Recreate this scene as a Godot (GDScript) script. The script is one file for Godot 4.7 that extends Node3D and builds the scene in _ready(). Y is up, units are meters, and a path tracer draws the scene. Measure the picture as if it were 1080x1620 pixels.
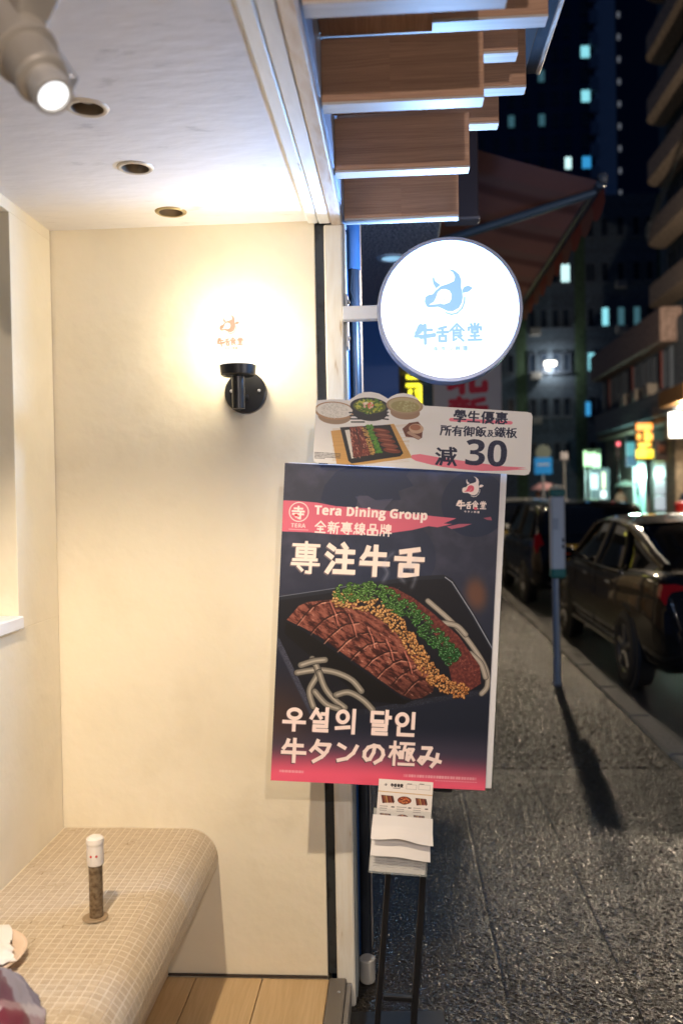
extends Node3D
# A ramen-shop style frontage in a rainy street at night. -Z runs down the street, +X is towards the road, y = 0 is the pavement.

var M := {}
var used := {}
var boxes := {}
var rng := RandomNumberGenerator.new()


# ---------------------------------------------------------------- naming
func numbered(called: String) -> String:
	if not used.has(called):
		used[called] = 0
		return called
	used[called] += 1
	return "%s_%03d" % [called, used[called]]

func tag(o: Node3D, label: String, category: String, group := "", kind := "") -> void:
	o.set_meta("label", label)
	if category: o.set_meta("category", category)
	if group: o.set_meta("group", group)
	if kind: o.set_meta("kind", kind)

func thing(called: String, label: String, category: String, at := Vector3.ZERO, group := "") -> Node3D:
	var o := Node3D.new()
	o.name = numbered(called)
	add_child(o)
	o.position = at
	tag(o, label, category, group)
	return o

func setting(called: String, label: String, at := Vector3.ZERO) -> Node3D:
	var o := Node3D.new()
	o.name = numbered(called)
	add_child(o)
	o.position = at
	tag(o, label, "", "", "structure")
	return o

func part(parent: Node3D, called: String, mesh: Mesh, m: Material, at := Vector3.ZERO, rot := Vector3.ZERO) -> MeshInstance3D:
	var o := MeshInstance3D.new()
	o.name = called
	o.mesh = mesh
	o.material_override = m
	o.position = at
	o.rotation = rot
	o.cast_shadow = GeometryInstance3D.SHADOW_CASTING_SETTING_ON
	parent.add_child(o, true)
	return o

func solo(called: String, label: String, category: String, mesh: Mesh, m: Material, at := Vector3.ZERO, group := "") -> MeshInstance3D:
	var o := part(self, numbered(called), mesh, m, at)
	tag(o, label, category, group)
	return o


# ---------------------------------------------------------------- mesh building
func new_st() -> SurfaceTool:
	var st := SurfaceTool.new()
	st.begin(Mesh.PRIMITIVE_TRIANGLES)
	return st

func tri(st: SurfaceTool, a: Vector3, b: Vector3, c: Vector3, hint: Vector3, ua := Vector2.ZERO, ub := Vector2.ZERO, uc := Vector2.ZERO) -> void:
	var n := (c - a).cross(b - a)
	if n.length_squared() < 1e-16: return
	n = n.normalized()
	if n.dot(hint) < 0.0:
		var t := b; b = c; c = t
		var u := ub; ub = uc; uc = u
		n = -n
	st.set_normal(n); st.set_uv(ua); st.add_vertex(a)
	st.set_normal(n); st.set_uv(ub); st.add_vertex(b)
	st.set_normal(n); st.set_uv(uc); st.add_vertex(c)

func quad(st: SurfaceTool, a: Vector3, b: Vector3, c: Vector3, d: Vector3, hint: Vector3, ua := Vector2(0, 0), ub := Vector2(1, 0), uc := Vector2(1, 1), ud := Vector2(0, 1)) -> void:
	tri(st, a, b, c, hint, ua, ub, uc)
	tri(st, a, c, d, hint, ua, uc, ud)

func flat_uv(p: Vector3, axis: int) -> Vector2:
	if axis == 0: return Vector2(p.z, -p.y)
	if axis == 1: return Vector2(p.x, p.z)
	return Vector2(p.x, -p.y)

# A chamfered box (12 to 44 triangles) with texture coordinates in metres, added to st.
func add_box(st: SurfaceTool, at: Vector3, size: Vector3, b := 0.0, basis := Basis.IDENTITY, off := Vector2.ZERO) -> void:
	var h := size * 0.5
	b = minf(b, minf(h.x, minf(h.y, h.z)) * 0.9)
	var along := 0
	if size.y > size.x and size.y > size.z: along = 1
	elif size.z > size.x: along = 2
	for ax in 3:
		var u := (ax + 1) % 3
		var v := (ax + 2) % 3
		for s in [-1.0, 1.0]:
			var q := []
			var uvs := []
			for k in [[-1, -1], [1, -1], [1, 1], [-1, 1]]:
				var p := Vector3.ZERO
				p[ax] = s * h[ax]; p[u] = k[0] * (h[u] - b); p[v] = k[1] * (h[v] - b)
				q.append(at + basis * p)
				# the grain of a texture runs along u, so along the longest side
				var uv := Vector2(p[u], p[v]) if u == along or (ax == along and u > v) else Vector2(p[v], p[u])
				uvs.append(uv + off + Vector2(0.0, 0.37 * ax + 0.11 * s))
			var n := Vector3.ZERO
			n[ax] = s
			quad(st, q[0], q[1], q[2], q[3], basis * n, uvs[0], uvs[1], uvs[2], uvs[3])
	if b <= 0.0: return
	for ax in 3:
		var u := (ax + 1) % 3
		var v := (ax + 2) % 3
		for su in [-1.0, 1.0]:
			for sv in [-1.0, 1.0]:
				var q := []
				for k in [[-1, 0], [1, 0], [1, 1], [-1, 1]]:
					var p := Vector3.ZERO
					p[ax] = k[0] * (h[ax] - b)
					p[u] = su * (h[u] if k[1] == 0 else h[u] - b)
					p[v] = sv * (h[v] - b if k[1] == 0 else h[v])
					q.append(at + basis * p)
				var n := Vector3.ZERO
				n[u] = su; n[v] = sv
				var l := size[ax]
				quad(st, q[0], q[1], q[2], q[3], basis * n, off, off + Vector2(l, 0), off + Vector2(l, b), off + Vector2(0, b))
	for sx in [-1.0, 1.0]:
		for sy in [-1.0, 1.0]:
			for sz in [-1.0, 1.0]:
				var s := Vector3(sx, sy, sz)
				var i := h - Vector3(b, b, b)
				tri(st, at + basis * (s * Vector3(h.x, i.y, i.z)), at + basis * (s * Vector3(i.x, h.y, i.z)), at + basis * (s * Vector3(i.x, i.y, h.z)), basis * s, off, off, off)

func box(size: Vector3, b := 0.003, off := Vector2.ZERO) -> ArrayMesh:
	var key := [size, b, off]
	if not boxes.has(key):
		var st := new_st()
		add_box(st, Vector3.ZERO, size, b, Basis.IDENTITY, off)
		boxes[key] = st.commit()
	return boxes[key]

# box given by its two corners, centred where it stands
func block(parent: Node3D, called: String, lo: Vector3, hi: Vector3, m: Material, b := 0.003) -> MeshInstance3D:
	return part(parent, called, box((hi - lo).abs(), b), m, (lo + hi) * 0.5 - (parent.position if parent != self else Vector3.ZERO))

func spin(profile: Array, seg := 32, arc := TAU) -> ArrayMesh:
	# profile of [radius, height]; smooth round, sharp where the profile repeats a point
	var st := new_st()
	for i in profile.size() - 1:
		var p0 := Vector2(profile[i][0], profile[i][1])
		var p1 := Vector2(profile[i + 1][0], profile[i + 1][1])
		if p0.distance_to(p1) < 1e-6: continue
		var d := (p1 - p0).normalized()
		var n2 := Vector2(d.y, -d.x)
		for k in seg:
			var a0 := arc * k / seg
			var a1 := arc * (k + 1) / seg
			var c := []
			for e in [[p0, a0], [p0, a1], [p1, a1], [p1, a0]]:
				var pp: Vector2 = e[0]
				var aa: float = e[1]
				c.append([Vector3(pp.x * cos(aa), pp.y, pp.x * sin(aa)), Vector3(n2.x * cos(aa), n2.y, n2.x * sin(aa)), Vector2(aa / TAU, pp.y)])
			for t in [[0, 1, 2], [0, 2, 3]]:
				var a: Array = c[t[0]]
				var b: Array = c[t[1]]
				var g: Array = c[t[2]]
				var fn: Vector3 = (g[0] - a[0]).cross(b[0] - a[0])
				if fn.length_squared() < 1e-18: continue
				if fn.dot(a[1] + b[1] + g[1]) < 0.0:
					var s := b; b = g; g = s
				for e in [a, b, g]:
					st.set_normal(e[1]); st.set_uv(e[2]); st.add_vertex(e[0])
	return st.commit()

func add_tube(st: SurfaceTool, pts: Array, r: float, seg := 8, r2 := -1.0) -> void:
	var n := pts.size()
	var rings := []
	for i in n:
		var d: Vector3 = (pts[mini(i + 1, n - 1)] - pts[maxi(i - 1, 0)]).normalized()
		var side := d.cross(Vector3.UP if absf(d.y) < 0.9 else Vector3.RIGHT).normalized()
		var up := side.cross(d)
		var rad := r if r2 < 0.0 else lerpf(r, r2, float(i) / (n - 1))
		var ring := []
		for k in seg:
			var a := TAU * k / seg
			var off := side * cos(a) + up * sin(a)
			ring.append([pts[i] + off * rad, off])
		rings.append(ring)
	for i in n - 1:
		for k in seg:
			var c := [rings[i][k], rings[i][(k + 1) % seg], rings[i + 1][(k + 1) % seg], rings[i + 1][k]]
			for t in [[0, 1, 2], [0, 2, 3]]:
				var a: Array = c[t[0]]
				var b: Array = c[t[1]]
				var g: Array = c[t[2]]
				if (g[0] - a[0]).cross(b[0] - a[0]).dot(a[1] + b[1] + g[1]) < 0.0:
					var s := b; b = g; g = s
				for e in [a, b, g]:
					st.set_normal(e[1]); st.set_uv(Vector2.ZERO); st.add_vertex(e[0])
	for end in [0, n - 1]:
		var cap: Vector3 = pts[end] - pts[1 if end == 0 else n - 2]
		for k in seg:
			tri(st, pts[end], rings[end][k][0], rings[end][(k + 1) % seg][0], cap)

func tube(pts: Array, r: float, seg := 8, r2 := -1.0) -> ArrayMesh:
	var st := new_st()
	add_tube(st, pts, r, seg, r2)
	return st.commit()

# rows of points joined into a smooth skin
func skin(rows: Array, uv_u := 1.0, uv_v := 1.0, colors := []) -> ArrayMesh:
	var v := PackedVector3Array()
	var uv := PackedVector2Array()
	var nrm := PackedVector3Array()
	var idx := PackedInt32Array()
	var col := PackedColorArray()
	var nr := rows.size()
	var nc: int = rows[0].size()
	for i in nr:
		for j in nc:
			v.append(rows[i][j])
			uv.append(Vector2(uv_u * j / (nc - 1), uv_v * i / (nr - 1)))
			if colors: col.append(colors[i][j])
	nrm.resize(v.size())
	for i in nr - 1:
		for j in nc - 1:
			var a := i * nc + j
			for t in [[a, a + 1, a + nc + 1], [a, a + nc + 1, a + nc]]:
				var n := (v[t[2]] - v[t[0]]).cross(v[t[1]] - v[t[0]])
				if n.length_squared() < 1e-20: continue
				for k in t: nrm[k] += n
				idx.append_array(PackedInt32Array(t))
	for i in nrm.size():
		nrm[i] = nrm[i].normalized() if nrm[i].length_squared() > 1e-24 else Vector3.UP
	var arr := []
	arr.resize(Mesh.ARRAY_MAX)
	arr[Mesh.ARRAY_VERTEX] = v; arr[Mesh.ARRAY_NORMAL] = nrm; arr[Mesh.ARRAY_TEX_UV] = uv; arr[Mesh.ARRAY_INDEX] = idx
	if colors: arr[Mesh.ARRAY_COLOR] = col
	var m := ArrayMesh.new()
	m.add_surface_from_arrays(Mesh.PRIMITIVE_TRIANGLES, arr)
	return m

# a flat outline given a thickness along z (front at z = +depth/2); front texture spans uv_rect
func prism(outline: PackedVector2Array, depth: float, uv_rect := Rect2(0, 0, 1, 1), only_front := false) -> ArrayMesh:
	var st := new_st()
	var index := Geometry2D.triangulate_polygon(outline)
	for s in ([1.0] if only_front else [1.0, -1.0]):
		for i in range(0, index.size(), 3):
			var q := []
			var uv := []
			for k in 3:
				var p := outline[index[i + k]]
				q.append(Vector3(p.x, p.y, s * depth * 0.5))
				uv.append(Vector2((p.x - uv_rect.position.x) / uv_rect.size.x, 1.0 - (p.y - uv_rect.position.y) / uv_rect.size.y))
			tri(st, q[0], q[1], q[2], Vector3(0, 0, s), uv[0], uv[1], uv[2])
	if not only_front:
		var cw := 1.0 if Geometry2D.is_polygon_clockwise(outline) else -1.0
		for i in outline.size():
			var a := outline[i]
			var b := outline[(i + 1) % outline.size()]
			var o := Vector2(-(b.y - a.y), b.x - a.x) * cw
			quad(st, Vector3(a.x, a.y, depth * 0.5), Vector3(b.x, b.y, depth * 0.5), Vector3(b.x, b.y, -depth * 0.5), Vector3(a.x, a.y, -depth * 0.5), Vector3(o.x, o.y, 0))
	return st.commit()

func sheet(w: float, h: float) -> ArrayMesh:
	var st := new_st()
	quad(st, Vector3(-w / 2, h / 2, 0), Vector3(w / 2, h / 2, 0), Vector3(w / 2, -h / 2, 0), Vector3(-w / 2, -h / 2, 0), Vector3.BACK)
	return st.commit()

# surface nets over capsules [a, b, ra, rb, colour]: one continuous body
func flesh(bones: Array, cell: float, blend: float) -> ArrayMesh:
	var lo := Vector3(1e9, 1e9, 1e9)
	var hi := -lo
	for b in bones:
		var r := maxf(b[2], b[3]) + cell * 3.0
		for p in [b[0], b[1]]:
			lo = lo.min(p - Vector3(r, r, r)); hi = hi.max(p + Vector3(r, r, r))
	var n := Vector3i(((hi - lo) / cell).ceil()) + Vector3i.ONE
	var val := PackedFloat32Array()
	val.resize(n.x * n.y * n.z)
	val.fill(1.0)
	for b in bones:
		var r := maxf(b[2], b[3]) + cell * 2.5 + blend
		var p0 := Vector3i(((b[0].min(b[1]) - Vector3(r, r, r) - lo) / cell).floor()).max(Vector3i.ZERO)
		var p1 := Vector3i(((b[0].max(b[1]) + Vector3(r, r, r) - lo) / cell).ceil()).min(n - Vector3i.ONE)
		var ab: Vector3 = b[1] - b[0]
		var l2 := maxf(ab.length_squared(), 1e-9)
		for z in range(p0.z, p1.z + 1):
			for y in range(p0.y, p1.y + 1):
				for x in range(p0.x, p1.x + 1):
					var p := lo + Vector3(x, y, z) * cell
					var t := clampf((p - b[0]).dot(ab) / l2, 0.0, 1.0)
					var d := p.distance_to(b[0] + ab * t) - lerpf(b[2], b[3], t)
					var i := x + n.x * (y + n.y * z)
					var e := val[i]
					var k := maxf(blend - absf(d - e), 0.0) / blend
					val[i] = minf(d, e) - k * k * blend * 0.25
	var at := {}
	var v := PackedVector3Array()
	var col := PackedColorArray()
	for z in n.z - 1:
		for y in n.y - 1:
			for x in n.x - 1:
				var sum := Vector3.ZERO
				var cnt := 0
				var first := val[x + n.x * (y + n.y * z)]
				for e in [[0, 0, 0, 1, 0, 0], [0, 1, 0, 1, 1, 0], [0, 0, 1, 1, 0, 1], [0, 1, 1, 1, 1, 1], [0, 0, 0, 0, 1, 0], [1, 0, 0, 1, 1, 0], [0, 0, 1, 0, 1, 1], [1, 0, 1, 1, 1, 1], [0, 0, 0, 0, 0, 1], [1, 0, 0, 1, 0, 1], [0, 1, 0, 0, 1, 1], [1, 1, 0, 1, 1, 1]] if first < cell * 2.0 else []:
					var d0 := val[x + e[0] + n.x * (y + e[1] + n.y * (z + e[2]))]
					var d1 := val[x + e[3] + n.x * (y + e[4] + n.y * (z + e[5]))]
					if (d0 < 0.0) != (d1 < 0.0):
						var t := d0 / (d0 - d1)
						sum += Vector3(e[0], e[1], e[2]).lerp(Vector3(e[3], e[4], e[5]), t)
						cnt += 1
				if cnt:
					at[Vector3i(x, y, z)] = v.size()
					var p := lo + (Vector3(x, y, z) + sum / cnt) * cell
					v.append(p)
					var best := 1e9
					var c := Color.WHITE
					for b in bones:
						var ab: Vector3 = b[1] - b[0]
						var t := clampf((p - b[0]).dot(ab) / maxf(ab.length_squared(), 1e-9), 0.0, 1.0)
						var d := p.distance_to(b[0] + ab * t) - lerpf(b[2], b[3], t)
						if d < best: best = d; c = b[4]
					col.append(c)
	var idx := PackedInt32Array()
	for c: Vector3i in at:
		for ax in 3:
			var u := Vector3i.ZERO
			var w := Vector3i.ZERO
			var a := Vector3i.ZERO
			u[(ax + 1) % 3] = 1; w[(ax + 2) % 3] = 1; a[ax] = 1
			var d0 := val[c.x + n.x * (c.y + n.y * c.z)]
			var q: Vector3i = c + a
			var d1 := val[q.x + n.x * (q.y + n.y * q.z)]
			if (d0 < 0.0) == (d1 < 0.0) or not (at.has(c - u) and at.has(c - w) and at.has(c - u - w)): continue
			var f := [at[c], at[c - u], at[c - u - w], at[c - w]]
			if d0 < 0.0: f = [f[0], f[3], f[2], f[1]]
			idx.append_array(PackedInt32Array([f[0], f[1], f[2], f[0], f[2], f[3]]))
	var nrm := PackedVector3Array()
	nrm.resize(v.size())
	for i in range(0, idx.size(), 3):
		var m := (v[idx[i + 2]] - v[idx[i]]).cross(v[idx[i + 1]] - v[idx[i]])
		for k in 3: nrm[idx[i + k]] += m
	for i in nrm.size(): nrm[i] = nrm[i].normalized()
	var arr := []
	arr.resize(Mesh.ARRAY_MAX)
	arr[Mesh.ARRAY_VERTEX] = v; arr[Mesh.ARRAY_NORMAL] = nrm; arr[Mesh.ARRAY_COLOR] = col; arr[Mesh.ARRAY_INDEX] = idx
	var mesh := ArrayMesh.new()
	mesh.add_surface_from_arrays(Mesh.PRIMITIVE_TRIANGLES, arr)
	return mesh


# ---------------------------------------------------------------- materials
func lin(r: float, g: float, b: float, a := 1.0) -> Color:
	var c := Color(r, g, b).linear_to_srgb()
	c.a = a
	return c

func mat(r: float, g: float, b: float, rough := 0.7, metal := 0.0) -> StandardMaterial3D:
	var m := StandardMaterial3D.new()
	m.albedo_color = lin(r, g, b)
	m.roughness = rough
	m.metallic = metal
	return m

func glow(r: float, g: float, b: float, energy: float) -> StandardMaterial3D:
	var m := mat(0.6, 0.6, 0.6, 0.4)
	m.emission_enabled = true
	m.emission = lin(r, g, b)
	m.emission_energy_multiplier = energy
	return m

func noise_tex(size: int, freq: float, octaves: int, s: int, ramp := [], kind := FastNoiseLite.TYPE_SIMPLEX_SMOOTH, normal := 0.0, gain := 0.5) -> NoiseTexture2D:
	var n := FastNoiseLite.new()
	n.seed = s
	n.noise_type = kind
	n.frequency = freq
	n.fractal_type = FastNoiseLite.FRACTAL_FBM if octaves > 1 else FastNoiseLite.FRACTAL_NONE
	n.fractal_octaves = octaves
	n.fractal_gain = gain
	var t := NoiseTexture2D.new()
	t.width = size; t.height = size
	t.seamless = true
	t.noise = n
	if normal > 0.0:
		t.as_normal_map = true
		t.bump_strength = normal
	if ramp:
		var g := Gradient.new()
		g.offsets = PackedFloat32Array(ramp[0])
		g.colors = PackedColorArray(ramp[1])
		t.color_ramp = g
	return t

func worldmap(m: StandardMaterial3D, scale: float) -> StandardMaterial3D:
	m.uv1_triplanar = true
	m.uv1_world_triplanar = true
	m.uv1_scale = Vector3.ONE * scale
	return m

# wood: grain runs along u
func wood(a: Color, b: Color, s: int, w := 512, h := 512) -> ImageTexture:
	var n := FastNoiseLite.new()
	n.seed = s; n.frequency = 0.02; n.fractal_octaves = 4; n.fractal_type = FastNoiseLite.FRACTAL_FBM
	var im := Image.create(w, h, false, Image.FORMAT_RGB8)
	for y in h:
		for x in w:
			var wob := n.get_noise_2d(x * 0.12, y * 0.5) * 14.0
			var g := 0.5 + 0.5 * n.get_noise_2d(x * 0.18, (y + wob) * 7.0)
			var f := n.get_noise_2d(x * 0.6 + 900.0, y * 22.0) * 0.35
			var t := clampf(g * 0.9 + f + 0.35 * n.get_noise_2d(x * 0.03 + 50.0, y * 1.2), 0.0, 1.0)
			im.set_pixel(x, y, a.lerp(b, t))
	return ImageTexture.create_from_image(im)


# ---------------------------------------------------------------- printing: strokes, glyphs and shapes drawn into a picture
class Print:
	var w: int
	var h: int
	var buf := PackedColorArray()
	var map := Transform2D.IDENTITY
	var k := 1.0

	func _init(width: int, height: int, ground: Color) -> void:
		w = width; h = height
		buf.resize(w * h)
		buf.fill(ground)

	# lay the drawing units so that origin + ex is the right edge and origin + ey the bottom edge
	func units(origin: Vector2, ex: Vector2, ey: Vector2) -> void:
		map = Transform2D(ex / w, ey / h, origin).affine_inverse()
		k = sqrt(absf(map.x.cross(map.y)))

	func put(x: int, y: int, c: Color, a: float) -> void:
		var i := y * w + x
		buf[i] = buf[i].lerp(c, clampf(a, 0.0, 1.0))

	func seg(p: Vector2, q: Vector2, r: float, c: Color, a := 1.0, square := false) -> void:
		p = map * p; q = map * q; r *= k
		var d := q - p
		var l := d.length()
		d = d / l if l > 1e-5 else Vector2.RIGHT
		var x0 := maxi(0, int(minf(p.x, q.x) - r * 1.5 - 1)); var x1 := mini(w - 1, int(maxf(p.x, q.x) + r * 1.5 + 2))
		var y0 := maxi(0, int(minf(p.y, q.y) - r * 1.5 - 1)); var y1 := mini(h - 1, int(maxf(p.y, q.y) + r * 1.5 + 2))
		for y in range(y0, y1 + 1):
			for x in range(x0, x1 + 1):
				var v := Vector2(x + 0.5, y + 0.5) - p
				var t := v.dot(d)
				var e: float
				if square:
					e = maxf(absf(v.cross(d)) - r, maxf(-t, t - l) - r * 0.75)
				else:
					e = (v - d * clampf(t, 0.0, l)).length() - r
				if e < 0.5: put(x, y, c, a * clampf(0.5 - e, 0.0, 1.0))

	func line(pts: Array, r: float, c: Color, a := 1.0, square := false) -> void:
		for i in pts.size() - 1:
			seg(pts[i], pts[i + 1], r, c, a, square)

	func ell(at: Vector2, rx: float, ry: float, c: Color, a := 1.0, turn := 0.0, soft := 0.0) -> void:
		var o := map * at
		rx *= k; ry *= k
		var m := maxf(rx, ry) + 1.0
		for y in range(maxi(0, int(o.y - m)), mini(h - 1, int(o.y + m)) + 1):
			for x in range(maxi(0, int(o.x - m)), mini(w - 1, int(o.x + m)) + 1):
				var v := (Vector2(x + 0.5, y + 0.5) - o).rotated(-turn)
				var e := Vector2(v.x / rx, v.y / ry).length()
				if e < 1.0 + 1.0 / minf(rx, ry):
					var cov := clampf((1.0 - e) * minf(rx, ry) + 0.5, 0.0, 1.0) if soft <= 0.0 else smoothstep(1.0, 1.0 - soft, e)
					put(x, y, c, a * cov)

	# filled outline; paint may be a Color or a Callable(unit point) -> Color
	func poly(pts: Array, paint: Variant, a := 1.0) -> void:
		var q := PackedVector2Array()
		for p: Vector2 in pts: q.append(map * p)
		fill(q, paint, a)

	func fill(q: PackedVector2Array, paint: Variant, a := 1.0) -> void:
		var lo := q[0]
		var hi := q[0]
		for p in q:
			lo = lo.min(p); hi = hi.max(p)
		var back := map.affine_inverse()
		var cover := PackedFloat32Array()
		cover.resize(w)
		for y in range(maxi(0, int(lo.y)), mini(h - 1, int(hi.y)) + 1):
			cover.fill(0.0)
			for sub in 4:
				var sy := y + 0.125 + sub * 0.25
				var xs := []
				for i in q.size():
					var p := q[i]
					var r := q[(i + 1) % q.size()]
					if (p.y <= sy) != (r.y <= sy): xs.append(p.x + (sy - p.y) / (r.y - p.y) * (r.x - p.x))
				xs.sort()
				for i in range(0, xs.size() - 1, 2):
					var s: float = maxf(xs[i], 0.0)
					var e: float = minf(xs[i + 1], w)
					for x in range(int(s), mini(int(e), w - 1) + 1):
						cover[x] += 0.25 * clampf(minf(e, x + 1.0) - maxf(s, x), 0.0, 1.0)
			for x in range(maxi(0, int(lo.x)), mini(w - 1, int(hi.x)) + 1):
				if cover[x] > 0.002:
					put(x, y, paint if paint is Color else paint.call(back * Vector2(x, y)), a * cover[x])

	func glyph(ch: String, at: Vector2, size: Vector2, r: float, c: Color, square := true, slope := 0.0, a := 1.0) -> void:
		var parts: String = GLYPHS.get(ch, "")
		for s in parts.split(";", false):
			if s.begins_with("o"):
				var f := s.substr(1).split_floats(" ")
				var ring := []
				for i in 29:
					var t := TAU * i / 28.0
					ring.append(spot(Vector2(f[0] + f[2] * cos(t), f[1] + f[3] * sin(t)), at, size, slope))
				line(ring, r, c, a, false)
				continue
			var pts := []
			for p in s.split(" ", false):
				var xy := p.split_floats(",")
				pts.append(spot(Vector2(xy[0], xy[1]), at, size, slope))
			line(pts, r, c, a, square)

	func spot(p: Vector2, at: Vector2, size: Vector2, slope: float) -> Vector2:
		return at + Vector2(p.x / 100.0 * size.x - slope * p.y / 100.0 * size.y, p.y / 100.0 * size.y + slope * p.x / 100.0 * size.x)

	func row(text: String, at: Vector2, size: Vector2, pitch: float, r: float, c: Color, square := true, slope := 0.0, a := 1.0) -> void:
		for i in text.length():
			glyph(text[i], at + Vector2(pitch * i, pitch * i * slope), size, r, c, square, slope, a)

	# latin letters, cut from the font's outlines: at is the left end of the base line, width the whole length
	func latin(text: String, at: Vector2, width: float, height: float, c: Color, slope := 0.0, fat := 0.0) -> void:
		var f := SystemFont.new()
		f.font_names = PackedStringArray(["Droid Sans"])
		f.font_weight = 700
		var t := TextMesh.new()
		t.text = text; t.font = f; t.font_size = 64; t.depth = 0.0; t.pixel_size = 1.0; t.curve_step = 2.0
		var arr := t.get_mesh_arrays()
		var v: PackedVector3Array = arr[Mesh.ARRAY_VERTEX]
		var ix: PackedInt32Array = arr[Mesh.ARRAY_INDEX] if arr[Mesh.ARRAY_INDEX] != null else PackedInt32Array(range(v.size()))
		var lo := Vector2(1e9, 1e9)
		var hi := -lo
		for p in v:
			lo = lo.min(Vector2(p.x, p.y)); hi = hi.max(Vector2(p.x, p.y))
		for i in range(0, ix.size(), 3):
			var q := []
			for n in 3:
				var p := v[ix[i + n]]
				var u := Vector2((p.x - lo.x) / (hi.x - lo.x) * width, -(p.y - lo.y) / (hi.y - lo.y) * height)
				q.append(at + u + Vector2(-u.y, u.x) * slope)
			poly(q, c)
			if fat > 0.0:
				for n in 3: seg(q[n], q[(n + 1) % 3], fat, c)

	func done() -> ImageTexture:
		var bytes := PackedByteArray()
		bytes.resize(w * h * 3)
		for i in w * h:
			var c := buf[i]
			bytes[i * 3] = int(clampf(c.r, 0, 1) * 255.0)
			bytes[i * 3 + 1] = int(clampf(c.g, 0, 1) * 255.0)
			bytes[i * 3 + 2] = int(clampf(c.b, 0, 1) * 255.0)
		return ImageTexture.create_from_image(Image.create_from_data(w, h, false, Image.FORMAT_RGB8, bytes))

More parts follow.
